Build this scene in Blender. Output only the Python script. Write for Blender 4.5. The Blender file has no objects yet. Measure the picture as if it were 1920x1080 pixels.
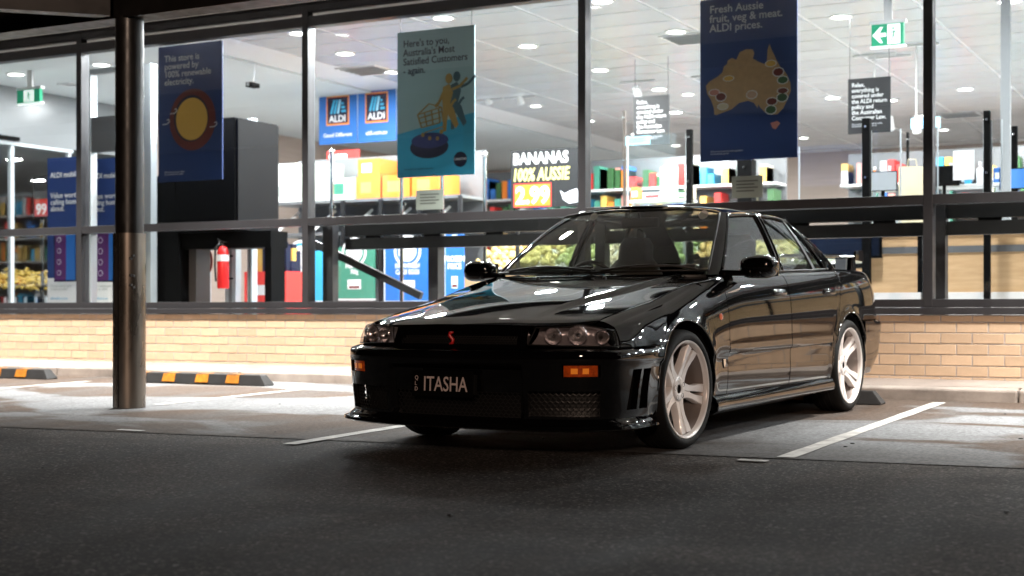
import bpy, bmesh, math, random
from mathutils import Vector, Matrix
R = math.radians
random.seed(7)
SC = bpy.context.scene
COL = SC.collection

# ---------------------------------------------------------------- camera, sky, sun, exposure
PHI = 0.486708                       # angle between the lens axis and the shop front's normal
CAM_Z = 0.675                        # metres above the gutter
cam_data = bpy.data.cameras.new('camera')
cam_data.sensor_width = 36.0
cam_data.lens = 50.0
cam_data.shift_y = 44.0 / 1920.0
cam_data.clip_start = 0.05
cam_data.clip_end = 600.0
cam_data.dof.use_dof = True
cam_data.dof.focus_distance = 7.6
cam_data.dof.aperture_fstop = 2.5
cam = bpy.data.objects.new('camera', cam_data)
COL.objects.link(cam)
cam.location = (0, 0, CAM_Z)
cam.rotation_euler = (R(90), 0, PHI)
SC.camera = cam

SUN_EL, SUN_AZ = R(34), R(205)       # weak warm glow of the town behind the camera's right shoulder
world = bpy.data.worlds.new('World'); SC.world = world
world.use_nodes = True
wn = world.node_tree
sky = wn.nodes.new('ShaderNodeTexSky'); sky.sky_type = 'NISHITA'; sky.sun_disc = False
sky.sun_elevation = R(-6); sky.sun_rotation = R(205); sky.altitude = 10
wn.links.new(sky.outputs[0], wn.nodes['Background'].inputs[0])
wn.nodes['Background'].inputs[1].default_value = 0.05
sun_d = bpy.data.lights.new('night_glow', 'SUN'); sun_d.energy = 0.85; sun_d.angle = R(4); sun_d.color = (1.0, 0.72, 0.55)
sun = bpy.data.objects.new('night_glow', sun_d); COL.objects.link(sun)
SUN_DIR = Vector((0.42, -0.86, 0.25)).normalized()   # towards the light
sun.rotation_euler = SUN_DIR.to_track_quat('Z', 'Y').to_euler()
sun.location = (8, -12, 9)
SC.view_settings.view_transform = 'Standard'
SC.view_settings.look = 'None'
SC.view_settings.exposure = 0.0
SC.view_settings.gamma = 1.0
SC.view_settings.use_curve_mapping = False
SC.render.engine = 'CYCLES'
SC.cycles.use_denoising = True
SC.cycles.max_bounces = 10
SC.cycles.diffuse_bounces = 3
SC.cycles.glossy_bounces = 5
SC.cycles.transparent_max_bounces = 32
SC.cycles.caustics_reflective = False
SC.cycles.caustics_refractive = False
SC.cycles.sample_clamp_indirect = 6.0

# ---------------------------------------------------------------- helpers
CS, SN = math.cos(PHI), math.sin(PHI)
FPX, HY = 2666.67, 584.0
SLOPE, YK = 0.0155, 10.95
def gz(Y):                                           # car park surface, falling away from the kerb
    return SLOPE * (Y - YK)
def at(x, y, Y):                                     # photo pixel on the upright plane Y -> (X, Z)
    a = (x - 960) / FPX; t = Y / (SN * a + CS)
    return t * (CS * a - SN), CAM_Z + (HY - y) * t / FPX
def on_z(x, y, z):                                   # photo pixel on the level plane z -> (X, Y)
    a = (x - 960) / FPX; t = (z - CAM_Z) * FPX / (HY - y)
    return t * (CS * a - SN), t * (SN * a + CS)
def on_ground(x, y):
    a = (x - 960) / FPX; b = (HY - y) / FPX
    t = (gz(0) - CAM_Z) / (b - SLOPE * (SN * a + CS))
    return t * (CS * a - SN), t * (SN * a + CS)

def link(o, parent=None):
    COL.objects.link(o)
    if parent is not None: o.parent = parent
    return o
def tag(o, label=None, cat=None, group=None, kind=None):
    if label: o['label'] = label
    if cat: o['category'] = cat
    if group: o['group'] = group
    if kind: o['kind'] = kind
    return o
def empty(name, loc=(0, 0, 0), rot=(0, 0, 0), parent=None):
    o = bpy.data.objects.new(name, None); o.empty_display_size = 0.2
    o.location = loc; o.rotation_euler = rot
    return link(o, parent)
class MB:
    """collects simple solids; build() links them as one mesh object"""
    def __init__(s): s.v = []; s.f = []
    def add(s, vs, fs):
        n = len(s.v); s.v += [tuple(v) for v in vs]; s.f += [tuple(i + n for i in f) for f in fs]; return s
    def box(s, x0, x1, y0, y1, z0, z1):
        return s.add([(x0,y0,z0),(x1,y0,z0),(x1,y1,z0),(x0,y1,z0),(x0,y0,z1),(x1,y0,z1),(x1,y1,z1),(x0,y1,z1)],
            [(0,3,2,1),(4,5,6,7),(0,1,5,4),(1,2,6,5),(2,3,7,6),(3,0,4,7)])
    def bar(s, a, b, w, h, up=(0, 0, 1)):
        a, b = Vector(a), Vector(b); d = (b - a).normalized(); r = d.cross(Vector(up))
        if r.length < 1e-4: r = d.cross(Vector((1, 0, 0)))
        r.normalize(); u = r.cross(d)
        vs = [p + r * (sx * w / 2) + u * (sz * h / 2) for p in (a, b) for sx, sz in ((-1,-1),(1,-1),(1,1),(-1,1))]
        return s.add(vs, [(0,3,2,1),(4,5,6,7),(0,1,5,4),(1,2,6,5),(2,3,7,6),(3,0,4,7)])
    def tube(s, pts, r, n=8, cap=True):
        pts = [Vector(p) for p in pts]; rr = r if isinstance(r, (list, tuple)) else [r] * len(pts); base = len(s.v)
        for i, p in enumerate(pts):
            d = (pts[min(i+1, len(pts)-1)] - pts[max(i-1, 0)]).normalized()
            a = d.orthogonal() if i == 0 else (a - d * a.dot(d))
            a.normalize(); b = d.cross(a)
            for k in range(n):
                t = 2 * math.pi * k / n; s.v.append(tuple(p + (a * math.cos(t) + b * math.sin(t)) * rr[i]))
        for i in range(len(pts) - 1):
            for k in range(n):
                k2 = (k + 1) % n; s.f.append((base+i*n+k, base+i*n+k2, base+(i+1)*n+k2, base+(i+1)*n+k))
        if cap:
            s.f.append(tuple(base + k for k in reversed(range(n)))); s.f.append(tuple(base + (len(pts)-1)*n + k for k in range(n)))
        return s
    def lathe(s, prof, n=32, M=None, closed=False):
        """profile of (radius, height) turned about z, then placed with M"""
        base = len(s.v); m = len(prof)
        for k in range(n):
            t = 2 * math.pi * k / n
            for r, h in prof:
                p = Vector((r * math.cos(t), r * math.sin(t), h)); s.v.append(tuple(M @ p if M else p))
        for k in range(n):
            k2 = (k + 1) % n
            for i in range(m if closed else m - 1):
                j = (i + 1) % m
                s.f.append((base+k*m+i, base+k2*m+i, base+k2*m+j, base+k*m+j))
        return s
    def prism(s, poly, axis_pt, z0, z1):
        """polygon of (a, b) extruded; axis_pt maps (a, b, c) to a point"""
        n = len(poly); vs = [axis_pt(a, b, z0) for a, b in poly] + [axis_pt(a, b, z1) for a, b in poly]
        fs = [tuple(reversed(range(n))), tuple(range(n, 2*n))] + [(i, (i+1) % n, n + (i+1) % n, n + i) for i in range(n)]
        return s.add(vs, fs)
    def build(s, name, mat, parent=None, smooth=False, bevel=0, loc=None, seg=2, auto=None):
        me = bpy.data.meshes.new(name); me.from_pydata(s.v, [], s.f); me.update()
        bm = bmesh.new(); bm.from_mesh(me); bmesh.ops.recalc_face_normals(bm, faces=bm.faces); bm.to_mesh(me); bm.free()
        if smooth: me.polygons.foreach_set('use_smooth', [True] * len(me.polygons))
        if auto is not None: me.set_sharp_from_angle(angle=R(auto))
        if mat: me.materials.append(mat)
        o = bpy.data.objects.new(name, me); link(o, parent)
        if loc: o.location = loc
        if bevel:
            b = o.modifiers.new('bevel', 'BEVEL'); b.width = bevel; b.segments = seg; b.limit_method = 'ANGLE'; b.angle_limit = R(40)
        return o
def box_obj(name, mat, x0, x1, y0, y1, z0, z1, parent=None, bevel=0):
    return MB().box(x0, x1, y0, y1, z0, z1).build(name, mat, parent, bevel=bevel)
def copy_tree(o, parent=None):
    c = o.copy(); COL.objects.link(c); c.parent = parent
    for ch in [k for k in o.children]: copy_tree(ch, c)
    return c

_TXT = []
def text(name, body, size, mat, parent, loc, rot=(R(90), 0, 0), align='LEFT', bold=0.0, sx=1.0, shear=0.0, ext=0.0006, space=1.0):
    cu = bpy.data.curves.new(name, 'FONT'); cu.body = body; cu.size = size; cu.align_x = align; cu.extrude = ext
    cu.offset = bold * size; cu.shear = shear; cu.space_line = space; cu.resolution_u = 3
    o = bpy.data.objects.new(name, cu); COL.objects.link(o)
    _TXT.append((o, name, mat, parent, loc, rot, sx))
def flush_text():
    dg = bpy.context.evaluated_depsgraph_get(); dg.update()
    for o, name, mat, parent, loc, rot, sx in _TXT:
        me = bpy.data.meshes.new_from_object(o.evaluated_get(dg)); me.materials.clear(); me.materials.append(mat)
        cu = o.data; bpy.data.objects.remove(o); bpy.data.curves.remove(cu)
        m = bpy.data.objects.new(name, me); link(m, parent); m.location = loc; m.rotation_euler = rot; m.scale = (sx, 1, 1)
    _TXT.clear()

# ---------------------------------------------------------------- materials
def nodes(m):
    m.use_nodes = True; t = m.node_tree; return t, t.nodes['Principled BSDF']
def mat(name, col, rough=0.5, metal=0.0, emit=None, es=0.0, var=0.0, scale=6.0, bump=0.0, bscale=60.0, coat=0.0, spec=0.5, rvar=0.0, random_var=0.0, stretch=(1, 1, 1)):
    m = bpy.data.materials.new(name); t, p = nodes(m)
    p.inputs['Base Color'].default_value = (*col, 1); p.inputs['Roughness'].default_value = rough
    p.inputs['Metallic'].default_value = metal; p.inputs['Coat Weight'].default_value = coat; p.inputs['Coat Roughness'].default_value = 0.02
    p.inputs['Specular IOR Level'].default_value = spec
    if emit: p.inputs['Emission Color'].default_value = (*emit, 1); p.inputs['Emission Strength'].default_value = es
    need = var or bump or rvar
    if need:
        tc = t.nodes.new('ShaderNodeTexCoord'); mp = t.nodes.new('ShaderNodeMapping'); mp.inputs['Scale'].default_value = stretch
        t.links.new(tc.outputs['Object'], mp.inputs[0])
    col_out = None
    if var:
        n = t.nodes.new('ShaderNodeTexNoise'); n.inputs['Scale'].default_value = scale; n.inputs['Detail'].default_value = 6; n.inputs['Roughness'].default_value = 0.6
        t.links.new(mp.outputs[0], n.inputs['Vector'])
        mr = t.nodes.new('ShaderNodeMapRange'); mr.inputs[1].default_value = 0.25; mr.inputs[2].default_value = 0.75
        mr.inputs[3].default_value = 1 - var; mr.inputs[4].default_value = 1 + var
        t.links.new(n.outputs['Fac'], mr.inputs[0]); col_out = mr.outputs[0]
    if random_var:
        oi = t.nodes.new('ShaderNodeObjectInfo'); mr2 = t.nodes.new('ShaderNodeMapRange')
        mr2.inputs[3].default_value = 1 - random_var; mr2.inputs[4].default_value = 1 + random_var
        t.links.new(oi.outputs['Random'], mr2.inputs[0])
        if col_out:
            mu = t.nodes.new('ShaderNodeMath'); mu.operation = 'MULTIPLY'; t.links.new(col_out, mu.inputs[0]); t.links.new(mr2.outputs[0], mu.inputs[1]); col_out = mu.outputs[0]
        else: col_out = mr2.outputs[0]
    if col_out:
        vm = t.nodes.new('ShaderNodeVectorMath'); vm.operation = 'SCALE'; vm.inputs[0].default_value = col
        t.links.new(col_out, vm.inputs['Scale']); t.links.new(vm.outputs[0], p.inputs['Base Color'])
    if rvar:
        n3 = t.nodes.new('ShaderNodeTexNoise'); n3.inputs['Scale'].default_value = scale * 1.7; n3.inputs['Detail'].default_value = 4
        t.links.new(mp.outputs[0], n3.inputs['Vector']); m3 = t.nodes.new('ShaderNodeMapRange')
        m3.inputs[1].default_value = 0.3; m3.inputs[2].default_value = 0.7; m3.inputs[3].default_value = max(0, rough - rvar); m3.inputs[4].default_value = rough + rvar
        t.links.new(n3.outputs['Fac'], m3.inputs[0]); t.links.new(m3.outputs[0], p.inputs['Roughness'])
    if bump:
        n2 = t.nodes.new('ShaderNodeTexNoise'); n2.inputs['Scale'].default_value = bscale; n2.inputs['Detail'].default_value = 5
        t.links.new(mp.outputs[0], n2.inputs['Vector']); b = t.nodes.new('ShaderNodeBump'); b.inputs['Strength'].default_value = bump; b.inputs['Distance'].default_value = 0.004
        t.links.new(n2.outputs['Fac'], b.inputs['Height']); t.links.new(b.outputs[0], p.inputs['Normal'])
    return m
def glass(name, tint=(0.94, 0.97, 0.96), f0=0.04, rough=0.0, gain=1.0):
    """thin clear sheet: straight-through light plus an angle-dependent reflection"""
    m = bpy.data.materials.new(name); m.use_nodes = True; t = m.node_tree; t.nodes.clear()
    out = t.nodes.new('ShaderNodeOutputMaterial'); tr = t.nodes.new('ShaderNodeBsdfTransparent'); tr.inputs[0].default_value = (*tint, 1)
    gl = t.nodes.new('ShaderNodeBsdfGlossy'); gl.inputs['Roughness'].default_value = rough
    lw = t.nodes.new('ShaderNodeLayerWeight'); lw.inputs[0].default_value = 0.5
    pw = t.nodes.new('ShaderNodeMath'); pw.operation = 'POWER'; pw.inputs[1].default_value = 5
    ma = t.nodes.new('ShaderNodeMath'); ma.operation = 'MULTIPLY_ADD'; ma.inputs[1].default_value = (1 - f0) * gain; ma.inputs[2].default_value = f0
    mx = t.nodes.new('ShaderNodeMixShader')
    t.links.new(lw.outputs['Facing'], pw.inputs[0]); t.links.new(pw.outputs[0], ma.inputs[0]); t.links.new(ma.outputs[0], mx.inputs[0])
    t.links.new(tr.outputs[0], mx.inputs[1]); t.links.new(gl.outputs[0], mx.inputs[2]); t.links.new(mx.outputs[0], out.inputs[0])
    return m
M = {}
M['frame'] = mat('powder_coated_grey', (0.030, 0.0295, 0.033), 0.45, 0.1, var=0.12, scale=3, rvar=0.08)
M['steel_dark'] = mat('dark_painted_steel', (0.012, 0.012, 0.013), 0.5, 0.0, spec=0.3, var=0.2, scale=4)
M['soffit'] = mat('canopy_soffit', (0.55, 0.54, 0.52), 0.6, var=0.15, scale=2)
M['column'] = mat('bronze_grey_column_paint', (0.009, 0.008, 0.0075), 0.38, 0.0, var=0.06, scale=5, rvar=0.1)
M['sleeve'] = mat('galvanised_column_sleeve', (0.20, 0.175, 0.15), 0.30, 0.85, var=0.2, scale=5, rvar=0.12, stretch=(1, 1, 0.25))
M['brick'] = mat('buff_brick', (0.58, 0.42, 0.285), 0.85, var=0.13, scale=9, bump=0.35, bscale=70, random_var=0.10)
M['mortar'] = mat('grey_mortar', (0.42, 0.37, 0.34), 0.95, var=0.2, scale=12, bump=0.5, bscale=80)
M['kerb'] = mat('kerb_concrete', (0.31, 0.27, 0.24), 0.85, var=0.5, scale=2.6, bump=0.4, bscale=45)
M['path'] = mat('footpath_concrete', (0.30, 0.26, 0.235), 0.9, var=0.25, scale=3, bump=0.4, bscale=60)
M['line'] = mat('worn_white_paint', (0.44, 0.43, 0.41), 0.8, var=0.55, scale=9, bump=0.3, bscale=90)
M['rubber'] = mat('black_rubber', (0.018, 0.018, 0.019), 0.6, var=0.4, scale=10, bump=0.3, bscale=60)
M['yellow'] = mat('scuffed_yellow_marker', (0.50, 0.185, 0.01), 0.6, var=0.6, scale=11)
M['pane'] = glass('window_glass', (0.955, 0.975, 0.97), 0.045)
M['acrylic'] = glass('acrylic_sheet', (0.96, 0.97, 0.975), 0.05)
M['white'] = mat('white_paint', (0.78, 0.78, 0.77), 0.5, var=0.05, scale=2)
M['plaster'] = mat('plasterboard_ceiling', (0.60, 0.64, 0.64), 0.6, var=0.04, scale=1)
M['tile'] = mat('ceiling_tile', (0.58, 0.60, 0.61), 0.26, var=0.06, scale=2.5, random_var=0.05, spec=0.8)
M['tbar'] = mat('ceiling_grid_white', (0.86, 0.86, 0.86), 0.35)
M['floor'] = mat('vinyl_floor', (0.58, 0.59, 0.60), 0.25, var=0.12, scale=1.5)
M['alu'] = mat('pale_aluminium', (0.58, 0.63, 0.65), 0.35, 0.4, var=0.08, scale=3)
M['chrome'] = mat('bright_metal', (0.75, 0.75, 0.76), 0.12, 1.0)
M['black'] = mat('matt_black_panel', (0.0015, 0.0015, 0.0016), 0.7, var=0.2, scale=4, spec=0.08)
M['lens'] = mat('lit_lamp_lens', (1, 1, 1), 0.4, emit=(1.0, 0.97, 0.93), es=14)
M['wood'] = None
# ---------------------------------------------------------------- ground
def ground_mat(name, fine_scale, base_a, base_b, patch):
    m = bpy.data.materials.new(name); t, p = nodes(m)
    N = t.nodes.new; L = t.links.new
    tc = N('ShaderNodeTexCoord')
    def noise(scale, stretch=(1, 1, 1), detail=6, rough=0.6, dist=0.0):
        mp = N('ShaderNodeMapping'); mp.inputs['Scale'].default_value = stretch; L(tc.outputs['Object'], mp.inputs[0])
        n = N('ShaderNodeTexNoise'); n.inputs['Scale'].default_value = scale; n.inputs['Detail'].default_value = detail
        n.inputs['Roughness'].default_value = rough; n.inputs['Distortion'].default_value = dist; L(mp.outputs[0], n.inputs['Vector']); return n.outputs['Fac']
    def rng(v, a, b, c, d):
        r = N('ShaderNodeMapRange'); r.inputs[1].default_value = a; r.inputs[2].default_value = b; r.inputs[3].default_value = c; r.inputs[4].default_value = d
        L(v, r.inputs[0]); return r.outputs[0]
    def mixc(f, a, b, mode='MIX'):
        x = N('ShaderNodeMix'); x.data_type = 'RGBA'; x.blend_type = mode
        if isinstance(f, float): x.inputs[0].default_value = f
        else: L(f, x.inputs[0])
        for k, v in ((6, a), (7, b)):
            if isinstance(v, tuple): x.inputs[k].default_value = (*v, 1)
            else: L(v, x.inputs[k])
        return x.outputs[2]
    big = noise(0.38 if patch else 0.55, (1, 1.9, 1), 5, 0.5, 0.7)
    f1 = rng(big, 0.475, 0.525, 0, 1) if patch else rng(big, 0.40, 0.60, 0, 1)
    c = mixc(f1, base_a, base_b)
    streak = noise(1.4, (1.6, 0.35, 1), 7, 0.65, 0.3)
    c = mixc(rng(streak, 0.46, 0.62, 0, 0.45 if patch else 0.7), c, tuple(v * 0.45 for v in base_b))
    if patch:                                              # brown stain at the slab's front edge, with light falloff painted in
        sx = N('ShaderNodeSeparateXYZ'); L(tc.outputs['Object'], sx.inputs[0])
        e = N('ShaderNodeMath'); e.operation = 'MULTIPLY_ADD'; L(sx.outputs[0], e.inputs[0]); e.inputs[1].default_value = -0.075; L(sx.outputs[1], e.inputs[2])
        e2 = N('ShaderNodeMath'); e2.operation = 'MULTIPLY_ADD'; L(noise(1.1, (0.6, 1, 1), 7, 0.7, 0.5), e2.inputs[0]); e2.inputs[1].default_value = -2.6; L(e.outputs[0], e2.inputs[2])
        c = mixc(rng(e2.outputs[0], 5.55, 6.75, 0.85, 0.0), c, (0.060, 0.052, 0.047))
    else:
        vo = N('ShaderNodeTexVoronoi'); vo.inputs['Scale'].default_value = 95; L(tc.outputs['Object'], vo.inputs['Vector'])
        sep = N('ShaderNodeSeparateColor'); L(vo.outputs['Color'], sep.inputs[0])
        c = mixc(rng(sep.outputs[0], 0.80, 0.95, 0.0, 0.75), c, (0.17, 0.155, 0.145))
        c = mixc(rng(sep.outputs[1], 0.80, 0.95, 0.0, 0.7), c, (0.012, 0.011, 0.011))
        c = mixc(rng(noise(0.9, (0.35, 1.5, 1), 8, 0.7, 1.2), 0.50, 0.60, 0.0, 0.5), c, (0.022, 0.020, 0.019))
    fine = noise(fine_scale, (1, 1, 1), 8, 0.75)
    c = mixc(1.0, c, rng(fine, 0.40, 0.60, 0.72 if patch else 0.30, 1.3 if patch else 1.75), 'MULTIPLY')
    L(c, p.inputs['Base Color'])
    L(rng(streak, 0.35, 0.7, 0.95, 0.80), p.inputs['Roughness']); p.inputs['Specular IOR Level'].default_value = 0.16
    b = N('ShaderNodeBump'); b.inputs['Strength'].default_value = 0.75 if not patch else 0.4; b.inputs['Distance'].default_value = 0.006
    L(noise(fine_scale * 1.3, (1, 1, 1), 6, 0.8), b.inputs['Height']); L(b.outputs[0], p.inputs['Normal'])
    return m
M['asphalt'] = ground_mat('worn_asphalt', 55, (0.066, 0.057, 0.052), (0.033, 0.029, 0.027), False)
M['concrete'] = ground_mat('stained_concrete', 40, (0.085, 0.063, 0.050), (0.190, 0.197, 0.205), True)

def sheet(name, xs, ys, zf, m, parent=None):
    v = [(x, y, zf(x, y)) for y in ys for x in xs]; nx = len(xs)
    f = [(j*nx+i, j*nx+i+1, (j+1)*nx+i+1, (j+1)*nx+i) for j in range(len(ys)-1) for i in range(nx-1)]
    return MB().add(v, f).build(name, m, parent)
g = sheet('ground', [-120, -40, -12, 0, 12, 40, 120], [-110, -40, -10, 0, 6, 10.9, 11.2, 60, 140],
          lambda x, y: gz(y) if y < 11 else -0.02, M['asphalt']); tag(g, 'dark worn asphalt of the car park', 'ground', kind='structure')
# concrete apron: front edge slightly skew to the wall
AP0, AP1 = (-40.0, 6.05), (25.0, 7.85)
def apron_y(x): return 6.88 + (x + 2.5) * 0.075
xs = [-40 + i * 1.0 for i in range(66)]
v = []; f = []
for i, x in enumerate(xs):
    ya = min(max(apron_y(x), 5.5), 8.2)
    for y in (ya, 9.0, 10.96): v.append((x, y, gz(y) + 0.004))
for i in range(len(xs) - 1):
    for k in range(2): f.append((i*3+k, (i+1)*3+k, (i+1)*3+k+1, i*3+k+1))
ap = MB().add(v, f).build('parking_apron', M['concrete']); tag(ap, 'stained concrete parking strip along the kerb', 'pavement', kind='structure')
jt = MB()
for x in (-13.6, -7.1, -0.6, 5.9):
    jt.box(x - .006, x + .006, apron_y(x) + .02, 10.94, gz(9) - .05, gz(9) - .04)
# painted bay lines (2.65 m apart, square to the wall)
for x, y0, y1 in ((-10.1, 6.5, 10.3), (-7.45, 8.3, 10.3), (-4.8, 6.42, 10.5), (-2.12, 6.93, 10.75), (0.53, 7.1, 10.7)):
    v = []; f = []; n = 14
    for k in range(n + 1):
        y = y0 + (y1 - y0) * k / n; w = 0.045 + random.uniform(-.004, .004)
        v += [(x - w, y, gz(y) + .008), (x + w, y + random.uniform(-.01, .01), gz(y) + .008)]
    f = [(2*k, 2*k+1, 2*k+3, 2*k+2) for k in range(n)]
    tag(MB().add(v, f).build('painted_line', M['line']), 'worn white bay line painted on the concrete', 'marking', 'parking bay lines', 'structure')
for px, py, w in ((245, 809, .1), (1412, 866, .075)):
    x, y = on_ground(px, py)
    sheet('painted_line', [x - w, x + w], [y - .03, y + .03], lambda a, b: gz(b) + .009, M['line'])['kind'] = 'structure'
# kerb and footpath
kb = MB(); xs = [-40 + i * 2.4 for i in range(24)]
for i in range(23):
    a, b = xs[i] + .004, xs[i+1] - .004
    kb.add([(a,10.95,-.06),(b,10.95,-.06),(b,11.10,-.06),(a,11.10,-.06),(a,10.955,.095),(b,10.955,.095),(b,11.10,.108),(a,11.10,.108)],
           [(0,3,2,1),(4,5,6,7),(0,1,5,4),(1,2,6,5),(2,3,7,6),(3,0,4,7)])
tag(kb.build('kerb', M['kerb'], bevel=.018, seg=3), 'dirty concrete kerb along the footpath', 'kerb', kind='structure')
fp = MB().add([(-40,11.101,-.05),(16,11.101,-.05),(16,11.52,-.05),(-40,11.52,-.05),(-40,11.101,.107),(16,11.101,.107),(16,11.52,.15),(-40,11.52,.15)],
           [(0,3,2,1),(4,5,6,7),(0,1,5,4),(1,2,6,5),(2,3,7,6),(3,0,4,7)])
tag(fp.build('footpath', M['path']), 'narrow concrete footpath below the brick wall', 'pavement', kind='structure')
# wheel stops
def wheel_stop(x0, x1, label, marks):
    yc = 10.42; z = gz(yc) + .004
    r = empty('wheel_stop', ((x0 + x1) / 2, yc, z)); h = (x1 - x0) / 2
    P = [(-.075, 0), (.075, 0), (.072, .012), (.045, .10), (-.045, .10), (-.072, .012)]
    mb = MB(); e = .06
    v = [(-h, a, b) if b < .05 else (-h + e, a, b) for a, b in P] + [(h, a, b) if b < .05 else (h - e, a, b) for a, b in P]
    mb.add(v, [tuple(range(6)), tuple(reversed(range(6, 12)))] + [(i, (i+1) % 6, 6 + (i+1) % 6, 6 + i) for i in range(6)])
    mb.build('stop_body', M['rubber'], r, bevel=.006)
    for c in marks:
        w = .075; y0, z0, y1, z1 = -.0705, .020, -.0475, .094; n = Vector((0, -(z1 - z0), (y1 - y0))).normalized() * -.0
        v = []
        for dx, t in ((-w, 0), (w, 0), (w*.95, 1), (-w*.95, 1)):
            v.append((c + dx, y0 + (y1 - y0) * t - .004, z0 + (z1 - z0) * t + .0015))
        vb = [(a, b + .008, cc - .003) for a, b, cc in v]
        MB().add(v + vb, [(0,1,2,3),(7,6,5,4),(0,4,5,1),(1,5,6,2),(2,6,7,3),(3,7,4,0)]).build('yellow_marker', M['yellow'], r)
        MB().add([(c-w*.9,-.04,.1),(c+w*.9,-.04,.1),(c+w*.9,.04,.1),(c-w*.9,.04,.1),(c-w*.9,-.04,.1025),(c+w*.9,-.04,.1025),(c+w*.9,.04,.1025),(c-w*.9,.04,.1025)],
                 [(0,3,2,1),(4,5,6,7),(0,1,5,4),(1,2,6,5),(2,3,7,6),(3,0,4,7)]).build('yellow_marker', M['yellow'], r)
    tag(r, label, 'wheel stop', 'rubber wheel stops')
wheel_stop(-9.76, -8.02, 'black rubber wheel stop with yellow patches beside the column', (-.62, -.26, .14, .5))
wheel_stop(-12.45, -10.72, 'black and yellow rubber wheel stop in the bay left of the column', (-.62, -.26, .14, .5))
wheel_stop(-4.15, -2.46, 'black rubber wheel stop behind the rear tyre of the car', (-.5, -.14, .2))
# small debris
for k in range(26):
    x, y = random.uniform(-7, -.5), random.uniform(4.2, 10.8)
    s = random.uniform(.006, .016)
    mb = MB(); n = 6; v = [(s * random.uniform(.6, 1.3) * math.cos(6.283*i/n), s * random.uniform(.5, 1.1) * math.sin(6.283*i/n), 0) for i in range(n)]
    v += [(a*.7, b*.7, s*.5) for a, b, c in v]
    mb.add(v, [tuple(reversed(range(n))), tuple(range(n, 2*n))] + [(i, (i+1) % n, n + (i+1) % n, n + i) for i in range(n)])
    o = mb.build('pebble', M['rubber'], loc=(x, y, gz(y) + .003)); tag(o, 'tiny dark pebble lying on the car park ground', 'pebble', 'pebbles on the car park')
# ---------------------------------------------------------------- shop building
BLD = empty('supermarket_building', (-5, 11.45, 0)); tag(BLD, 'supermarket front with tall windows over a low buff brick wall', 'building')
OFF = Vector((5, -11.45, 0))                     # building parts are written in world coordinates, then shifted
def B(mb, name, m, parent=None, **k):
    p = parent or BLD
    mb.v = [tuple(Vector(q) + OFF) for q in mb.v]
    return mb.build(name, m, p, **k)
def bb(name, m, x0, x1, y0, y1, z0, z1, parent=None, **k):
    return B(MB().box(x0, x1, y0, y1, z0, z1), name, m, parent, **k)
UL, UR = -40.0, 14.0
WY = 11.45
# brick wall: mortar core + every brick
wall = bb('brick_wall', M['mortar'], UL, UR, WY + .004, WY + .22, -.05, .648)
BZ = .592; CH = .0857; BL = .240
def brick_mesh(l, h, name):
    me = MB().box(-l/2, l/2, 0, .04, -h/2, h/2).build(name, M['brick'], None)
    d = me.data
    bm = bmesh.new(); bm.from_mesh(d); bmesh.ops.bevel(bm, geom=bm.edges[:], offset=.0025, segments=1, affect='EDGES'); bm.to_mesh(d); bm.free()
    bpy.data.objects.remove(me); return d
full = [brick_mesh(.230, .076, 'brick') for _ in range(3)]
topb = brick_mesh(.230, .045, 'brick')
far = MB()
for r in range(-1, 6):
    zc = BZ + .005 + .038 if r == -1 else BZ - CH * r - CH / 2
    if r == -1: zc = BZ + .005 + .0225
    if r >= 6: break
    off = 0 if r % 2 else BL / 2
    k0 = int((UL - off) / BL) + 1; k1 = int((UR - off) / BL)
    for k in range(k0, k1):
        x = k * BL + off + .03; h = .045 if r == -1 else .076
        if -12.85 < x < -1.5:
            o = bpy.data.objects.new('brick', topb if r == -1 else random.choice(full)); link(o, wall)
            o.location = Vector((x + random.uniform(-.0015, .0015), WY + random.uniform(-.0012, .0012), zc + random.uniform(-.001, .001))) + OFF
            o.rotation_euler = (0, random.uniform(-.003, .003), 0)
        else: far.box(x - .115, x + .115, WY, WY + .04, zc - h/2, zc + h/2)
fo = B(far, 'brick_course', M['brick'], wall); fo['kind'] = 'stuff'
# window framing, 3.01 m bays
BAY = [-11.385 + 3.012 * k for k in range(-6, 9)]
MY0, MY1 = WY + .015, WY + .125
bb('window_sill', M['frame'], UL, UR, WY - .035, WY + .16, .651, .706, bevel=.004)
bb('bottom_rail', M['frame'], UL, UR, MY0 - .012, MY1 - .002, .708, .772, bevel=.003)
bb('mid_rail', M['frame'], UL, UR, MY0 - .01, MY1 - .002, 1.520, 1.598, bevel=.003)
bb('head_rail', M['frame'], UL, UR, MY0 - .01, MY1 - .002, 3.485, 3.585, bevel=.003)
bb('top_rail', M['frame'], UL, UR, MY0 - .01, MY1 - .002, 3.63, 3.70, bevel=.003)
bb('flashing_strip', M['chrome'], UL, UR, MY0 + .03, MY0 + .06, 3.587, 3.628)
bb('fascia_wall', M['steel_dark'], UL, UR, WY, WY + .3, 3.703, 4.6)
for x in BAY:
    bb('mullion', M['frame'], x - .037, x + .037, MY0 - .014, MY1, .709, 3.70, bevel=.003)
for i in range(len(BAY) - 1):
    a, b = BAY[i] + .03, BAY[i+1] - .03
    bb('window_pane', M['pane'], a, b, MY0 + .05, MY0 + .056, .765, 1.525)
    bb('window_pane', M['pane'], a, b, MY0 + .05, MY0 + .056, 1.592, 3.49)
def flat_(n, c): return mat(n, c, .3)
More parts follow.
